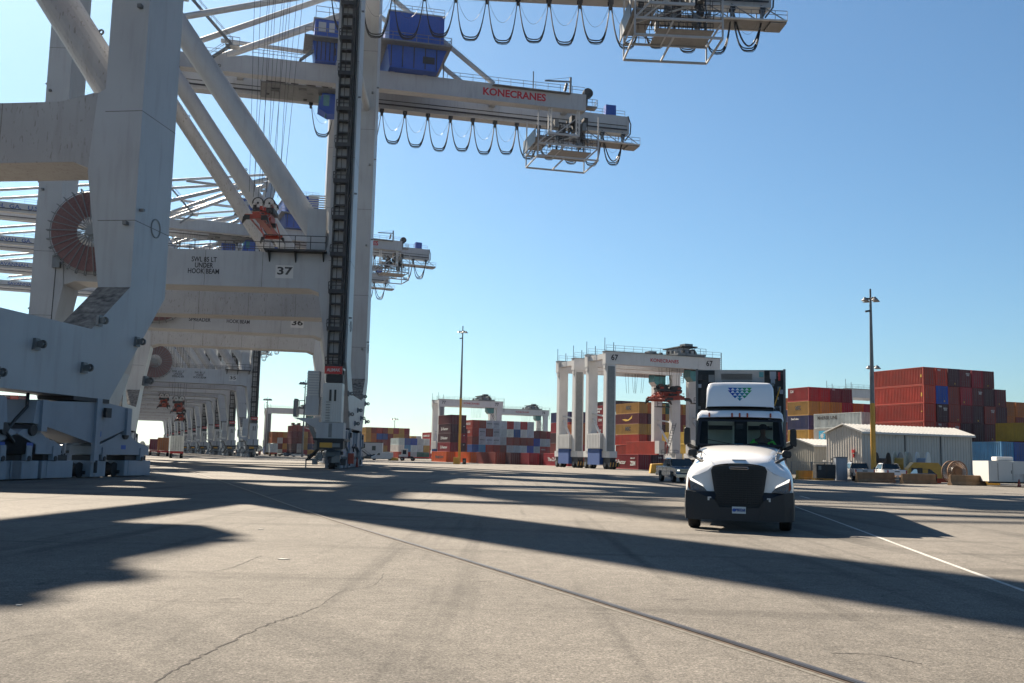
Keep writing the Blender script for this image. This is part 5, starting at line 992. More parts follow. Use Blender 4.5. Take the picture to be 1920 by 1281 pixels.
def make_truck():
    root = empty('semi_truck', (0, 0, 0), 0, 'white day cab semi truck with black grille pulling a refrigerated trailer toward the viewer', 'truck')
    # hood with fenders
    m = MB()
    loft(m, [(.22, [(1.30, .98), (1.29, 1.18), (1.16, 1.36), (.86, 1.45), (.72, 1.56), (.66, 1.64), (.36, 1.70), (0, 1.71)]),
             (.36, [(1.35, .98), (1.36, 1.25), (1.26, 1.48), (.98, 1.60), (.80, 1.72), (.68, 1.79), (.36, 1.83), (0, 1.84)]),
             (.75, [(1.36, .98), (1.37, 1.32), (1.30, 1.56), (1.08, 1.68), (.90, 1.80), (.78, 1.92), (.42, 1.98), (0, 1.99)]),
             (1.35, [(1.36, 1.05), (1.37, 1.38), (1.30, 1.60), (1.14, 1.72), (1.02, 1.86), (.90, 2.02), (.5, 2.09), (0, 2.10)]),
             (1.95, [(1.34, .98), (1.33, 1.36), (1.27, 1.60), (1.20, 1.80), (1.13, 1.97), (1.0, 2.11), (.55, 2.18), (0, 2.20)]),
             (2.25, [(1.22, .95), (1.22, 1.36), (1.20, 1.62), (1.19, 1.84), (1.15, 2.02), (1.05, 2.14), (.6, 2.2), (0, 2.22)])], PAINT)
    h = m.build('hood', root, smooth=True); sub(h, 2)
    m = MB()         # nose face either side of the grille
    for s in (1, -1):
        m.add([(s*.50, .20, .60), (s*.66, .19, 1.63), (s*.72, .20, 1.56), (s*.86, .215, 1.45), (s*1.0, .22, 1.405), (s*.60, .21, .98), (s*.57, .2, .6)], [(0, 1, 2, 3, 4, 5, 6)], PAINT)
        m.add([(s*.60, .215, .98), (s*1.0, .222, 1.405), (s*1.16, .224, 1.36), (s*1.29, .226, 1.18), (s*1.30, .226, .98)], [(0, 1, 2, 3, 4)], PAINT)
    m.build('nose_panel', h)
    m = MB(); P = [(.50, .60), (.56, .62), (.70, 1.52), (.66, 1.60), (.40, 1.66), (-.40, 1.66), (-.66, 1.60), (-.70, 1.52), (-.56, .62), (-.50, .60)]
    m.prism(P, .12, .32, 'y', BLK)
    for i in range(17):
        z = .66+i*.056; ww = .52+.15*(z-.6)/1.0-.03; m.box(-ww, ww, .095, .12, z, z+.018, PLAS)
    for i in range(13): x = -.6+i*.1; m.box(x-.006, x+.006, .09, .12, .66, 1.58, PLAS) if abs(x) < .5 else None
    m.build('grille', root, bevel=.02)
    m = MB(); m.path([Vector(p) for p in ((-.22, .085, 1.56), (.22, .085, 1.56), (.235, .085, 1.585), (.22, .085, 1.61), (-.22, .085, 1.61), (-.235, .085, 1.585), (-.22, .085, 1.56))], .009, CHROME, 6); m.build('badge', root)
    m = MB(); m.box(-.17, .17, .30, .33, 1.775, 1.80, GREYP); m.build('hood_vent', root)
    # headlights
    for s in (1, -1):
        m = MB()
        P = [(1.235, .96), (1.29, 1.10), (1.27, 1.34), (1.15, 1.31), (.93, 1.13), (.80, .985)]
        m.add([(s*x, .205+.0*x, z) for x, z in P]+[(s*x, .26, z) for x, z in P], [tuple(range(6)), tuple(range(11, 5, -1))]+[(i, i+6, (i+1) % 6+6, (i+1) % 6) for i in range(6)], M('lamp_housing', (.20, .23, .28), .12, metal=.5))
        hl = m.build('headlight', root)
        m = MB(); m.add([(s*x, .200, z) for x, z in ((1.255, 1.335), (1.21, 1.325), (.93, 1.155), (.885, 1.09), (.95, 1.125), (1.23, 1.255))], [(0, 1, 2, 3, 4, 5)], LAMPON); m.build('light_bar', hl)
        m = MB()
        for (x, r) in ((1.10, .075), (.965, .055)): m.lathe([(r, -.012), (r*.8, .01), (r*.5, .02), (0, .02)], (s*x, .195, 1.055+(x-.96)*.15), 'y', CHROME, 18); m.lathe([(r*1.1, -.01), (r, -.016), (r, 0)], (s*x, .195, 1.055+(x-.96)*.15), 'y', GREYP, 18)
        m.build('reflector', hl); m = MB(); m.add([(s*1.285, .203, 1.10), (s*1.27, .203, 1.3), (s*1.235, .203, 1.25), (s*1.22, .203, 1.02)], [(0, 1, 2, 3)], AMB); m.build('turn_signal', hl)
        m = MB(); m.box(s*.73-.045, s*.73+.045, -.035, -.02, .76, .85, WHT); m.build('fog_light', root)
    # bumper
    m = MB()
    loft(m, [(.42, [(1.37, .30), (1.38, .6), (1.37, 1.0)]), (.10, [(1.33, .28), (1.34, .62), (1.33, 1.0)]), (-.02, [(1.1, .27), (1.12, .66), (1.10, .97)]), (-.04, [(.62, .27), (.64, .60), (.60, .78)]), (-.03, [(.5, .27), (.5, .50), (.48, .60)])], PLAS, mirror=False)
    loft(m, [(.42, [(-1.37, .30), (-1.38, .6), (-1.37, 1.0)]), (.10, [(-1.33, .28), (-1.34, .62), (-1.33, 1.0)]), (-.02, [(-1.1, .27), (-1.12, .66), (-1.10, .97)]), (-.04, [(-.62, .27), (-.64, .60), (-.60, .78)]), (-.03, [(-.5, .27), (-.5, .50), (-.48, .60)])], PLAS, mirror=False)
    m.box(-.5, .5, -.035, .1, .27, .60, PLAS); m.box(-1.3, 1.3, .05, .12, .29, .6, PLAS)
    m.add([(-1.33, .1, 1.0), (-1.1, -.02, .97), (-.6, -.04, .78), (-.56, .2, .98), (-1.3, .3, 1.0)], [(0, 1, 2, 3, 4)], PLAS); m.add([(1.33, .1, 1.0), (1.1, -.02, .97), (.6, -.04, .78), (.56, .2, .98), (1.3, .3, 1.0)], [(0, 1, 2, 3, 4)], PLAS)
    bu = m.build('bumper', root)
    m = MB(); m.box(-.17, .17, -.055, -.042, .45, .62, M('plate_white', (.62, .68, .70), .5)); m.lathe([(0, -.004), (.045, -.004), (.045, 0)], (-.12, -.056, .535), 'y', LBLUE, 12); pl = m.build('licence_plate', bu)
    text('plate_text', 'P883268', .10, INKB, pl, (.035, -.06, .535), FACE_NEAR, .24, .004)
    # cab
    m = MB(); W = 1.21
    loft(m, [(2.20, [(W, 1.0), (W, 1.5), (W, 2.05), (W-.03, 2.16), (W-.10, 2.20), (1.0, 2.20)])], PAINT)
    # side walls, roof, back as separate panels
    for s in (1, -1):
        m.add([(s*W, 2.15, .9), (s*W, 4.1, .9), (s*W, 4.1, 2.15), (s*W, 2.2, 2.15)], [(0, 1, 2, 3)], PAINT)
        m.add([(s*W, 2.2, 2.15), (s*W, 2.35, 2.15), (s*(W-.04), 3.0, 2.95), (s*(W-.04), 2.82, 2.95)], [(0, 1, 2, 3)], PAINT)
        m.add([(s*W, 3.75, 2.15), (s*W, 4.1, 2.15), (s*(W-.04), 4.1, 2.95), (s*(W-.04), 3.75, 2.95)], [(0, 1, 2, 3)], PAINT)
    m.box(-W, W, 4.06, 4.12, .9, 2.15, PAINT)
    for a, b_ in ((-W, -.92), (-.22, .22), (.92, W)): m.box(a, b_, 4.06, 4.12, 2.15, 2.95, PAINT)
    m.box(-.92, .92, 4.06, 4.12, 2.80, 2.95, PAINT)
    m.build('cab', root)
    m = MB()
    loft(m, [(2.72, [(W-.03, 2.86), (W-.05, 2.93), (W-.10, 2.97), (.6, 2.99), (0, 3.0)]), (2.80, [(W-.02, 2.92), (W-.04, 3.06), (W-.13, 3.13), (.6, 3.15), (0, 3.16)]), (3.2, [(W-.02, 2.92), (W-.03, 3.10), (W-.13, 3.2), (.6, 3.22), (0, 3.22)]), (4.12, [(W-.02, 2.92), (W-.03, 3.10), (W-.13, 3.2), (.6, 3.22), (0, 3.22)])], PAINT)
    m.build('roof', root, smooth=True)
    m = MB()
    for x in (-.84, -.21, 0, .21, .84): m.box(x-.025, x+.025, 2.69, 2.80, 2.99, 3.11, AMB)
    m.build('marker_light', root, bevel=.015)
    # windshield: dark surround and glass
    m = MB(); w0, w1 = 1.19, 1.13
    fr = [(-w0, 2.18, 2.17), (w0, 2.18, 2.17), (w1, 2.70, 2.91), (-w1, 2.70, 2.91)]; inn = [(-w0+.10, 2.20, 2.22), (w0-.10, 2.20, 2.22), (w1-.08, 2.655, 2.85), (-w1+.08, 2.655, 2.85)]
    m.add([Vector(v)+Vector((0, -.02, .01)) for v in fr]+[Vector(v)+Vector((0, -.02, .01)) for v in inn], [(0, 1, 5, 4), (1, 2, 6, 5), (2, 3, 7, 6), (3, 0, 4, 7)], BLK); m.build('windshield_frame', root)
    m = MB(); m.add([Vector(v)+Vector((0, -.012, .005)) for v in inn], [(0, 1, 2, 3)], WSG); m.build('windshield', root)
    for s in (1, -1): m = MB(); m.add([(s*(W+.002), 2.37, 2.16), (s*(W+.002), 3.74, 2.16), (s*(W-.037), 3.74, 2.93), (s*(W-.037), 3.02, 2.93)], [(0, 1, 2, 3)], WSG); m.build('side_window', root)
    m = MB(); m.box(-1.15, 1.15, 2.3, 2.75, 2.0, 2.19, INTR); m.box(-1.18, 1.18, 2.4, 4.0, .95, 1.2, INTR); m.box(-.16, .2, 3.5, 3.9, 2.1, 2.98, INTR)
    for x in (-.62, .62): m.box(x-.27, x+.27, 3.5, 3.75, 1.2, 2.22, INTR); m.box(x-.28, x+.28, 3.0, 3.5, 1.2, 1.7, INTR)
    m.box(-.24, .1, 2.28, 2.42, 2.19, 2.24, SKYB); m.box(-1.17, -.93, 3.9, 4.05, 1.9, 2.95, INTR); m.box(.93, 1.17, 3.9, 4.05, 1.9, 2.95, INTR); m.build('dashboard', root)
    m = MB()
    P = [Vector((.62+.21*math.cos(a), 2.80+.09*math.sin(a), 2.12+.16*math.sin(a))) for a in [i*2*math.pi/16 for i in range(17)]]; m.path(P, .018, BLK, 6); m.bar((.41, 2.8, 2.12), (.83, 2.8, 2.12), .04, .03, BLK); m.tube((.62, 2.8, 2.12), (.62, 2.6, 1.9), .03, BLK, 8); m.build('steering_wheel', root)
    m = MB(); m.box(-.09, .09, 2.58, 2.62, 2.66, 2.8, BLK); m.build('sun_sensor', root)
    # mirrors
    for s in (1, -1):
        m = MB(); m.prism([(s*1.335, 2.24), (s*1.50, 2.17), (s*1.52, 2.25), (s*1.51, 2.63), (s*1.47, 2.68), (s*1.35, 2.66)], 2.22, 2.36, 'y', BLK); m.bar((s*1.42, 2.3, 2.2), (s*1.14, 2.45, 2.06), .07, .1, BLK); m.build('mirror', root, bevel=.025)
        m = MB(); m.prism([(s*1.10, 1.88), (s*1.30, 1.86), (s*1.34, 1.93), (s*1.32, 2.05), (s*1.14, 2.07), (s*1.08, 2.0)], 1.05, 1.25, 'y', BLK); m.bar((s*1.2, 1.12, 1.88), (s*.90, .62, 1.72), .08, .07, BLK); m.bar((s*.905, .62, 1.75), (s*.89, .60, 1.52), .07, .06, BLK); m.bar((s*1.2, 1.2, 1.95), (s*1.0, 1.6, 2.0), .06, .06, BLK); m.build('hood_mirror', root, bevel=.03)
    # roof fairing
    m = MB()
    def fsec(y, w0, w1, z1, c): return (y, [(w0, 3.25), (w0-.02, z1-c*1.4), (w1+.03, z1-c*.5), (w1-.02, z1-c*.12), (w1-.10, z1), (.45, z1+.01), (0, z1+.015)])
    loft(m, [fsec(3.02, .955, .90, 3.30, .03), fsec(3.05, .955, .90, 3.42, .10), fsec(3.20, .955, .88, 3.74, .13), fsec(3.34, .955, .86, 3.97, .12), fsec(3.40, .955, .86, 4.01, .12), fsec(3.8, .955, .86, 4.04, .12), fsec(4.3, .955, .86, 4.06, .12)], PAINT)
    fa = m.build('roof_fairing', root, smooth=True)
    m = MB(); m.box(-.9, .9, 3.05, 4.0, 3.21, 3.245, BLK); m.build('fairing_base', fa)
    # shield emblem of small triangles on the fairing
    GR = [M('emblem_%d' % i, c, .5) for i, c in enumerate(((.01, .06, .42), (.01, .12, .44), (.01, .24, .36), (.02, .36, .18), (.03, .42, .07)))]
    em = MB(); s = .132; top = 3.86; cx0 = .0
    def fy(z): return (3.05+(z-3.42)*.15/.32 if z < 3.74 else 3.20+(z-3.74)*.12/.19)-.012
    for r_ in range(5):
        zt = top-r_*.078; n = (5, 5, 4, 3, 1)[r_]; zb = zt-.082
        for i in range(n):
            xc = cx0+(i-(n-1)/2)*s; k_ = GR[min(4, max(0, int((xc+.32)/.13)))]
            em.add([(xc-s*.55, fy(zt), zt), (xc+s*.55, fy(zt), zt), (xc, fy(zb), zb)], [(0, 1, 2)], k_)
    em.build('shield_emblem', fa)
    # seams, wipers, latches
    m = MB()
    for s in (1, -1):
        m.path([Vector((s*1.215, 2.28, .95)), Vector((s*1.225, 2.28, 1.6)), Vector((s*1.20, 2.28, 2.03))], .012, BLK, 4); m.path([Vector((s*1.216, 2.5, 1.0)), Vector((s*1.216, 2.5, 2.1))], .01, BLK, 4); m.path([Vector((s*1.216, 3.72, 1.0)), Vector((s*1.216, 3.72, 2.1))], .01, BLK, 4)
        m.bar((s*.15, 2.14, 2.215), (s*.95, 2.32, 2.36), .025, .02, BLK); m.bar((s*1.375, .9, 1.25), (s*1.375, 1.05, 1.32), .02, .06, BLK)
        m.path([Vector((s*.74, .30, 1.80)), Vector((s*.86, .75, 1.93)), Vector((s*.97, 1.35, 2.0)), Vector((s*1.06, 1.95, 2.12))], .007, GREYP, 4)
    m.build('trim', root)
    # chassis and wheels
    m = MB(); m.box(-.45, .45, .5, 8.2, .75, 1.0, DK); m.box(-1.2, -.6, 2.5, 4.0, .45, .95, PLAS); m.box(.6, 1.2, 2.5, 4.0, .45, .95, PLAS); m.box(-1.25, 1.25, .9, 1.2, .45, .6, DK); m.build('chassis', root)
    for x, s in ((-1.16, -1), (1.16, 1)):
        m = MB(); wheel(m, x, 1.1, .50, .30, 'x', GALV, s); m.build('wheel', root)
        for y in (6.0, 7.3):
            m = MB(); wheel(m, x*.86, y, .50, .6, 'x', GALV, s); m.build('wheel', root)
        m = MB(); m.box(x+s*.12-.03, x+s*.12+.03, 4.2, 4.6, .5, .9, GALV); m.build('step', root)
    return root
def make_trailer():
    root = empty('refrigerated_trailer', (0, 0, 0), 0, 'tall white refrigerated trailer behind the white truck cab', 'trailer'); T0 = 4.9; W = 1.32
    TR = M('trailer_side', (.55, .54, .50), .45, var=.05, streak=.1)
    m = MB(); m.box(-W, W, T0, T0+13.4, 1.15, 4.52, TR)
    for i in range(22): y = T0+.3+i*.6; m.box(W, W+.02, y, y+.04, 1.2, 4.45, TR); m.box(-W-.02, -W, y, y+.04, 1.2, 4.45, TR)
    m.build('body', root)
    m = MB(); m.box(-W+.06, W-.06, T0-.03, T0-.002, 3.0, 4.48, BLK); m.box(-W+.06, W-.06, T0-.05, T0-.031, 4.36, 4.5, BLK)
    m.box(-W-.01, -W+.06, T0-.06, T0, 1.15, 4.54, GALV); m.box(W-.06, W+.01, T0-.06, T0, 1.15, 4.54, GALV); m.build('front_wall', root)
    m = MB(); m.box(-1.15, 1.15, T0-.55, T0-.06, 2.7, 4.30, BLK); 
    for i in range(30): x = random.choice((-1, 1))*random.uniform(.8, 1.2); z = random.uniform(2.8, 4.3); s = random.uniform(.02, .09); m.box(x-s, x+s, T0-.6, T0-.55, z-s, z+s*1.5, random.choice((DK, GALV, PLAS, GREYP)))
    m.box(-.74, .70, T0-.62, T0-.56, 3.6, 4.45, M('unit_grey', (.33, .34, .34), .6, var=.1, streak=.2)); m.box(-.74, .7, T0-.56, T0-.06, 3.6, 4.45, MATS['unit_grey'])
    for i in range(6): m.box(-.55, .35, T0-.64, T0-.62, 4.18+i*.03, 4.192+i*.03, DK)
    m.box(-.52, .34, T0-.645, T0-.62, 4.08, 4.14, GALV); m.box(.55, .68, T0-.64, T0-.62, 4.25, 4.40, TEAL); m.box(.86, 1.04, T0-.62, T0-.56, 4.2, 4.42, GREYP); m.box(1.1, 1.16, T0-.62, T0-.56, 4.15, 4.4, RED)
    m.tube((1.15, T0-.65, 3.95), (.98, T0-.65, 3.4), .018, YEL, 6); m.box(-1.1, 1.1, T0-.16, T0-.06, 1.6, 2.69, M('unit_panel', (.55, .66, .62), .6, var=.2)); m.build('refrigeration_unit', root)
    m = MB(); m.box(-.5, .5, T0+1, T0+13, .95, 1.15, DK); m.build('chassis', root)
    for x in (-1, 1):
        for y in (T0+10.4, T0+11.7): m = MB(); wheel(m, x*1.0, y, .5, .6, 'x', GALV, x); m.build('wheel', root)
        m = MB(); m.box(x*.8-.06, x*.8+.06, T0+3.0, T0+3.15, .15, 1.1, DK); m.build('landing_gear', root)
    return root
tc_ = G(1386.5, 992); th = math.atan2(tc_.x, tc_.y)+R_(.6); tdir = Vector((math.sin(th), math.cos(th), 0)); tO = tc_-tdir*1.02; tO.z = 0
tk = make_truck(); tk.location = tO; tk.rotation_euler = (0, 0, -th)
tr = make_trailer(); tr.location = tO; tr.rotation_euler = (0, 0, -th)
# driver
def skin_chain(mb_pts, name, parent, mat, root_i=0, lv=2):
    verts, edges, rad = mb_pts
    me = bpy.data.meshes.new(name); me.from_pydata(verts, edges, []); me.materials.append(mat)
    o = bpy.data.objects.new(name, me); COL.objects.link(o); o.parent = parent
    o.modifiers.new('skin', 'SKIN'); 
    if not me.skin_vertices:
        bpy.context.view_layer.objects.active = o
        bm = bmesh.new(); bm.from_mesh(me); bm.verts.layers.skin.verify(); bm.to_mesh(me); bm.free()
    for i, r in enumerate(rad): sv = me.skin_vertices[0].data[i]; sv.radius = (r, r) if not isinstance(r, tuple) else r; sv.use_root = (i == root_i)
    s = o.modifiers.new('sub', 'SUBSURF'); s.levels = lv; s.render_levels = lv
    for p in me.polygons: p.use_smooth = True
    return o
SKIN = M('skin', (.16, .08, .05), .6, var=.1); VEST = M('hivis_shirt', (.16, .85, .10), .8, var=.1); CAP = M('cap_dark', (.012, .012, .016), .8)
drv = empty('driver', (0, 0, 0), 0, 'driver in bright green shirt and dark cap behind the truck windshield', 'person'); drv.location = tO+Vector((0, 0, .13)); drv.rotation_euler = (0, 0, -th)
dx = .62
V = [(dx, 3.30, 1.62), (dx, 3.30, 1.95), (dx, 3.24, 2.22), (dx+.02, 3.2, 2.36), (dx+.02, 3.16, 2.48), (dx+.02, 3.13, 2.60),
     (dx+.24, 3.22, 2.20), (dx+.36, 3.05, 2.02), (dx+.24, 2.86, 2.13), (dx-.22, 3.22, 2.20), (dx-.34, 3.05, 2.03), (dx-.22, 2.86, 2.13),
     (dx+.12, 3.0, 1.6), (dx+.14, 2.75, 1.55), (dx-.12, 3.0, 1.6), (dx-.14, 2.75, 1.55)]
Ee = [(0, 1), (1, 2), (2, 3), (3, 4), (4, 5), (2, 6), (6, 7), (7, 8), (2, 9), (9, 10), (10, 11), (0, 12), (12, 13), (0, 14), (14, 15)]
Rd = [.15, (.17, .12), (.16, .11), .06, .088, .075, .075, .055, .038, .075, .055, .038, .09, .07, .09, .07]
skin_chain((V, Ee, Rd), 'body', drv, SKIN)
V = [(dx, 3.30, 1.66), (dx, 3.30, 1.95), (dx, 3.24, 2.20), (dx+.24, 3.22, 2.19), (dx+.35, 3.06, 2.04), (dx+.30, 2.96, 2.08), (dx-.22, 3.22, 2.19), (dx-.33, 3.06, 2.05), (dx-.28, 2.96, 2.09)]
skin_chain((V, [(0, 1), (1, 2), (2, 3), (3, 4), (4, 5), (2, 6), (6, 7), (7, 8)], [.17, (.19, .14), (.18, .13), .095, .075, .07, .095, .075, .07]), 'shirt', drv, VEST)
m = MB(); m.lathe([(.115, -.02), (.118, .04), (.10, .10), (.05, .13), (0, .135)], (dx+.02, 3.14, 2.56), 'z', CAP, 16); m.prism([(dx-.07, 3.06), (dx+.11, 3.06), (dx+.09, 2.93), (dx-.05, 2.93)], 2.555, 2.57, 'z', CAP); m.build('cap', drv)
m = MB()      # facial features and five-fingered hands on the wheel
m.prism([(dx-.0, 2.47), (dx+.04, 2.47), (dx+.02, 2.53)], 3.035, 3.07, 'y', SKIN); m.box(dx-.03, dx+.0, 3.055, 3.062, 2.52, 2.535, BLK); m.box(dx+.04, dx+.07, 3.055, 3.062, 2.52, 2.535, BLK); m.box(dx-.01, dx+.05, 3.055, 3.062, 2.43, 2.437, RED); m.build('face', drv)
for s in (-1, 1):
    m = MB(); hx = dx+.02+s*.225
    m.box(hx-.035, hx+.035, 2.80, 2.88, 2.11, 2.15, SKIN)
    for k in range(4): m.path([Vector((hx-.03+k*.02, 2.81, 2.14)), Vector((hx-.03+k*.02, 2.775, 2.15)), Vector((hx-.03+k*.02, 2.765, 2.12)), Vector((hx-.03+k*.02, 2.785, 2.10))], .0095, SKIN, 6)
    m.path([Vector((hx-s*.03, 2.85, 2.12)), Vector((hx-s*.045, 2.80, 2.13)), Vector((hx-s*.04, 2.78, 2.15))], .011, SKIN, 6); m.build('hand', drv)
# pickups and cars
def make_pickup(name, body, label, rear=False):
    root = empty(name, (0, 0, 0), 0, label, 'pickup'); W = 1.0; m = MB()
    # y: 0 front bumper .. 5.9 rear
    lo = [(.05, .55), (.0, .75), (.05, 1.12), (1.45, 1.24), (1.5, 1.26), (5.85, 1.26), (5.88, .6), (5.0, .5), (4.95, .85), (4.2, .85), (4.1, .48), (1.65, .45), (1.55, .82), (.75, .82), (.65, .5)]
    m.prism(lo, -W, W, 'x', body); m.build('body', root, bevel=.05)
    m = MB(); loft(m, [(0, [(.98, 1.26, 1.42), (.80, 1.88, 2.15), (.70, 1.93, 2.25), (0, 1.94, 2.25)]), (0, [(.98, 1.26, 3.95), (.80, 1.88, 3.70), (.70, 1.93, 3.62), (0, 1.94, 3.62)])], body)
    m.build('roof', root)
    m = MB()
    m.add([(-.90, 1.44, 1.28), (.90, 1.44, 1.28), (.74, 2.10, 1.86), (-.74, 2.10, 1.86)], [(0, 1, 2, 3)], GLASS); m.add([(-.88, 3.96, 1.32), (.88, 3.96, 1.32), (.74, 3.73, 1.86), (-.74, 3.73, 1.86)], [(0, 1, 2, 3)], GLASS); m.build('windshield', root)
    for s in (1, -1):
        m = MB(); m.add([(s*.985, 1.62, 1.29), (s*.985, 2.66, 1.29), (s*.84, 2.66, 1.83), (s*.84, 2.2, 1.83)], [(0, 1, 2, 3)], GLASS); m.add([(s*.985, 2.76, 1.29), (s*.985, 3.8, 1.29), (s*.84, 3.6, 1.83), (s*.84, 2.76, 1.83)], [(0, 1, 2, 3)], GLASS); m.build('side_window', root)
        m = MB(); m.box(s*1.12-.11, s*1.12+.11, 1.75, 1.86, 1.25, 1.48, BLK); m.build('mirror', root, bevel=.02)
        m = MB(); m.box(s*.82-.15, s*.82+.15, -.035, .06, .86, 1.08, CHROME); m.box(s*.82-.1, s*.82+.1, -.045, -.03, .92, 1.02, LAMPON if not rear else LENS); m.build('headlight', root)
        m = MB(); m.box(s*.93-.07, s*.93+.07, 5.84, 5.90, .85, 1.22, RED); m.build('tail_light', root)
        for y in (1.15, 4.6): m = MB(); wheel(m, s*.86, y, .40, .27, 'x', GALV, s); m.build('wheel', root)
        m = MB()
        for yy in (1.55, 2.7, 3.85): m.box(s*1.001-.004, s*1.001+.004, yy, yy+.015, .6, 1.25, BLK)
        m.box(s*1.01-.01, s*1.01+.01, 2.4, 2.6, 1.1, 1.13, BLK); m.box(s*1.01-.01, s*1.01+.01, 3.55, 3.75, 1.1, 1.13, BLK); m.build('door_gap', root)
    m = MB(); m.box(-.66, .66, -.03, .03, .72, 1.1, BLK)
    for i in range(3): m.box(-.64, .64, -.045, -.03, .78+i*.11, .83+i*.11, CHROME)
    m.build('grille', root); m = MB(); m.box(-1, 1, -.1, .1, .42, .68, CHROME if not rear else GALV); m.box(-1, 1, 5.86, 6.02, .5, .72, CHROME); m.build('bumper', root, bevel=.02)
    m = MB(); m.box(-.9, .9, 5.882, 5.895, .78, 1.22, body); m.box(-.25, .25, 5.893, 5.9, 1.02, 1.12, BLK); m.box(-.16, .16, 5.9, 6.03, .56, .66, WHT); m.box(-.92, .92, 4.05, 5.8, 1.262, 1.27, BLK); m.build('tailgate', root)
    return root
PBL = M('pickup_silver_blue', (.11, .17, .25), .25, var=.03, coat=.6); PSV = M('pickup_silver', (.52, .53, .55), .3, var=.03, coat=.5)
pk = make_pickup('pickup_truck', PBL, 'silver blue pickup driving toward the viewer just left of the truck'); place(pk, 1291, 906, None, R_(7))
def rearing(o, px, Y, th_deg, L):      # rear centre at px, nose pointing away at th_deg clockwise from +Y
    t_ = R_(th_deg); p = atY(px, 870, Y)+Vector((math.sin(t_), math.cos(t_), 0))*L; o.location = (p.x, p.y, 0); o.rotation_euler = (0, 0, R_(180)-t_)
p2 = make_pickup('pickup_truck', PSV, 'silver pickup parked left of the pole behind tan barrier', True); rearing(p2, 1622, 104, 4, 5.9)
p3 = make_pickup('pickup_truck', PAINT, 'white pickup seen from behind parked right of the pole', True); rearing(p3, 1682, 104, 4, 5.9)
def make_car(name, col, label, L=4.6, H=1.42, van=False, cat='car'):
    root = empty(name, (0, 0, 0), 0, label, cat); W = .92; m = MB()
    if van:
        m.prism([(0, .35), (0, .9), (.9, 1.25), (1.7, H), (L, H), (L+.05, .4)], -W, W, 'x', col); m.build('body', root, bevel=.08)
        m = MB(); m.add([(-.8, .98, 1.32), (.8, .98, 1.32), (.74, 1.62, H-.1), (-.74, 1.62, H-.1)], [(0, 1, 2, 3)], GLASS); m.build('windshield', root)
        for s in (1, -1): m = MB(); m.add([(s*(W+.004), 1.25, 1.3), (s*(W+.004), 2.2, 1.3), (s*(W+.004), 2.2, H-.2), (s*(W+.004), 1.75, H-.2)], [(0, 1, 2, 3)], GLASS); m.build('side_window', root)
    else:
        m.prism([(.02, .3), (0, .62), (.15, .78), (1.25, .92), (L-.5, .98), (L, .9), (L, .35)], -W, W, 'x', col); m.build('body', root, bevel=.07)
        m = MB(); loft(m, [(0, [(.88, .93, 1.3), (.70, H-.06, 2.1), (.5, H, 2.2), (0, H, 2.2)]), (0, [(.88, .95, L-.35), (.70, H-.06, L-1.35), (.5, H, L-1.5), (0, H, L-1.5)])], GLASS)
        m.box(-.66, .66, 2.15, L-1.45, H-.03, H+.005, col); m.build('roof', root)
    for s in (1, -1):
        for y in (.85, L-.85): m = MB(); wheel(m, s*.8, y, .33, .22, 'x', GALV, s); m.build('wheel', root)
        m = MB(); m.box(s*.7-.16, s*.7+.16, -.01, .1, .6, .74, LENS if not van else CHROME); m.build('headlight', root)
        m = MB(); m.box(s*.72-.15, s*.72+.15, L-.05, L+.02, .72, .86, RED); m.build('tail_light', root)
    return root
c1 = make_car('parked_car', BLK, 'black car parked behind tan barrier beside the yellow tank'); rearing(c1, 1739, 102, 8, 4.6)
c2 = make_car('parked_van', WHT, 'white van parked before the site office', 5.6, 2.1, True, 'van'); place(c2, 696, 862, 262, R_(-80))
c3 = make_car('parked_car', BLK, 'black car parked between the big crane foot and the white van'); place(c3, 674, 861, 268, R_(-80))
for k, (px, col, lab, Y) in enumerate(((520, BLK, 'black car far off, leftmost of those seen through the portal', 360), (531, M('car_navy', (.02, .04, .1), .3), 'dark blue car far off, second from left through the portal', 350), (546, WHT, 'white car far off seen through the portal', 345), (574, BLK, 'dark car far off under the hazy yard crane', 345))):
    c = make_car('parked_car', col, lab); place(c, px, 850, Y, R_(-70))
# yard tractor
r = empty('yard_tractor', (0, 0, 0), 0, 'white yard tractor with empty chassis before the low container stack', 'tractor'); place(r, 748, 862, 262, R_(-88))
m = MB(); m.prism([(0, .5), (0, 1.5), (.6, 1.6), (.75, 3.1), (2.2, 3.1), (2.2, .6)], -1.1, .5, 'x', WHT); m.build('cab', r, bevel=.04)
m = MB(); m.box(-.9, .3, .58, .62, 1.75, 2.8, GLASS); m.box(-1.13, -1.1, .9, 1.8, 1.7, 2.8, GLASS); m.box(.5, .53, .9, 1.9, 1.7, 2.8, GLASS); m.build('window', r)
m = MB(); m.box(-.5, .5, 0, 13, .75, 1.05, RED); m.box(-1.1, 1.1, 2.4, 3.6, .7, 1.2, DK); m.build('chassis', r)
for s in (1, -1):
    for y in (.9, 3.6, 10.5, 11.7): m = MB(); wheel(m, s*.95, y, .52, .4, 'x', GALV, s); m.build('wheel', r)
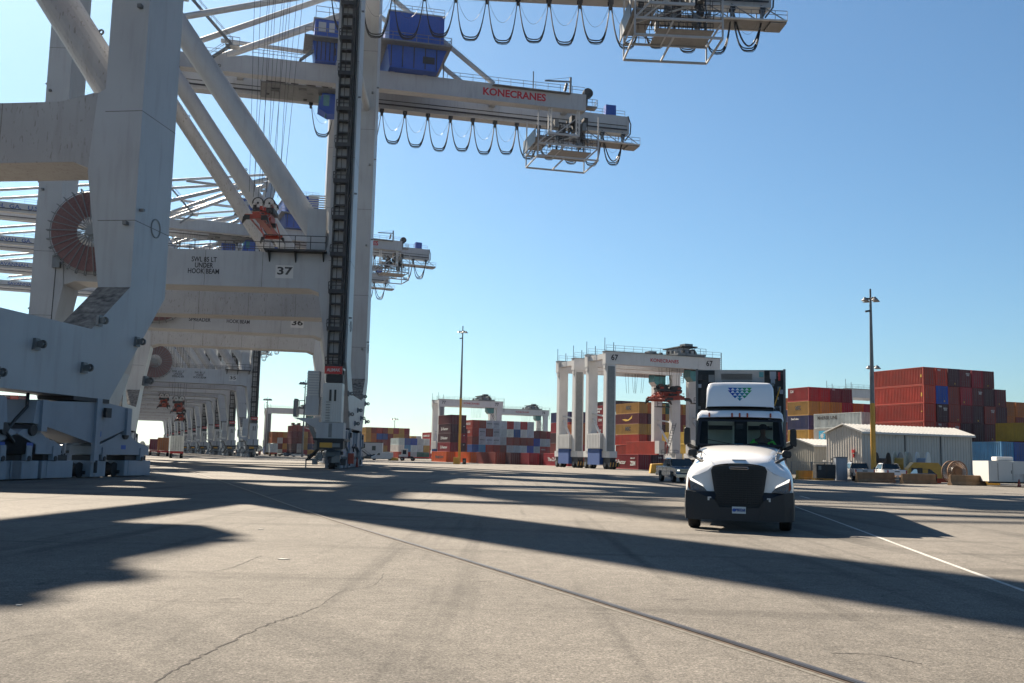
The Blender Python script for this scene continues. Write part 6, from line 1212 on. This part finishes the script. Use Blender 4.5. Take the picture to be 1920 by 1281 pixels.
# container trailers under the far cranes
def boxtrailer(px, Y, colname_, label, clab):
    r = empty('container_chassis', (0, 0, 0), 0, label, 'chassis', 'container trailers loading under the far quay cranes'); place(r, px, 850, Y, R_(20))
    m = MB(); m.box(-.5, .5, 0, 12.4, 1.0, 1.3, DK); m.box(-1.2, 1.2, -.1, .1, .9, 1.3, RED); m.build('frame', r)
    for s in (1, -1):
        for y in (1.2, 2.5): m = MB(); wheel(m, s*.95, y, .5, .5, 'x', GALV, s); m.build('wheel', r)
    p = r.location+Vector((-1.22*math.cos(R_(20)), -1.22*math.sin(R_(20)), 1.32)); return container(p, colname_, clab, door=True, rz=R_(20), H=2.9)
boxtrailer(331, 190, 'white', 'trailer chassis carrying the off-white container under low spreader', 'off-white container on a trailer with its end facing, below the lowest spreader')
boxtrailer(306, 225, 'orange', 'trailer chassis carrying the burnt orange container behind the white one', 'burnt orange container on a trailer, middle of the three under the far cranes')
boxtrailer(289, 262, 'crimson', 'trailer chassis carrying the crimson container, farthest left', 'crimson container on a trailer, leftmost of the three under the far cranes')
c = boxtrailer(513, 330, 'white', 'trailer chassis with a pale container far off through the portal', 'pale container on a far trailer seen through the portal of crane 37')
# small people far off
def _unused_worker(px, py, Y, label, s=1.0):
    w_ = empty('worker', (0, 0, 0), 0, label, 'person'); place(w_, px, py, Y, .4)
    V = [(0, 0, .92), (0, 0, 1.15), (0, 0, 1.4), (0, 0, 1.52), (0, 0, 1.64), (0, 0, 1.74), (.11, 0, .88), (.13, .03, .5), (.13, 0, .08), (.13, -.12, .04), (-.11, 0, .88), (-.13, -.05, .5), (-.13, 0, .08), (-.13, -.12, .04), (.2, 0, 1.4), (.27, 0, 1.12), (.26, -.1, .88), (-.2, 0, 1.4), (-.27, 0, 1.12), (-.26, -.1, .88)]
    skin_chain((V, [(0, 1), (1, 2), (2, 3), (3, 4), (4, 5), (0, 6), (6, 7), (7, 8), (8, 9), (0, 10), (10, 11), (11, 12), (12, 13), (2, 14), (14, 15), (15, 16), (2, 17), (17, 18), (18, 19)], [.14, (.15, .1), (.16, .11), .055, .09, .07, .1, .07, .05, .04, .1, .07, .05, .04, .07, .05, .04, .07, .05, .04]), 'body', w_, DKC, lv=1)
    m = MB(); m.lathe([(.2, 1.0), (.22, 1.2), (.21, 1.42), (.1, 1.5)], (0, 0, 0), 'z', VEST, 12); m.build('vest', w_)
    m = MB(); m.lathe([(.13, 1.66), (.12, 1.76), (0, 1.82)], (0, 0, 0), 'z', WHT, 12); m.build('helmet', w_); return w_
DKC = M('work_clothes', (.03, .04, .07), .8)

# stack positions the photo shows nothing of are left out (ranges of build order)
HIDDEN = ((52, 56), (62, 62), (99, 108), (113, 127), (134, 134), (140, 141), (146, 148), (152, 154), (158, 160), (164, 166), (170, 179), (181, 181), (183, 188), (190, 195), (197, 202), (204, 209), (211, 223), (225, 234), (247, 260), (265, 267), (270, 270), (274, 276), (281, 281), (286, 286), (291, 291), (296, 296), (301, 301), (306, 306), (311, 311), (316, 316), (321, 321), (325, 325), (329, 329), (333, 337), (342, 342), (347, 347), (354, 354), (360, 361), (365, 366), (370, 371), (375, 375), (380, 380), (385, 387), (390, 392), (395, 397), (419, 421), (423, 425), (427, 429), (432, 432), (443, 446), (462, 465), (471, 502), (504, 509), (511, 516), (518, 523))
for i_, o in enumerate(CONTS):
    if any(a <= i_ <= b for a, b in HIDDEN): drop(o)
# ------------------------------------------------------------------ air
hm = bpy.data.materials.new('haze_air'); hm.use_nodes = True; t = hm.node_tree; t.nodes.clear()
pv_ = t.nodes.new('ShaderNodeVolumePrincipled'); pv_.inputs['Color'].default_value = (.80, .88, 1, 1); pv_.inputs['Density'].default_value = .000032; pv_.inputs['Anisotropy'].default_value = .6
ho_ = t.nodes.new('ShaderNodeOutputMaterial'); t.links.new(pv_.outputs[0], ho_.inputs['Volume'])
q = MB(); q.box(-5010, 5010, -310, 7510, -1, 126, hm); tag(q.build('haze'), kind='stuff')
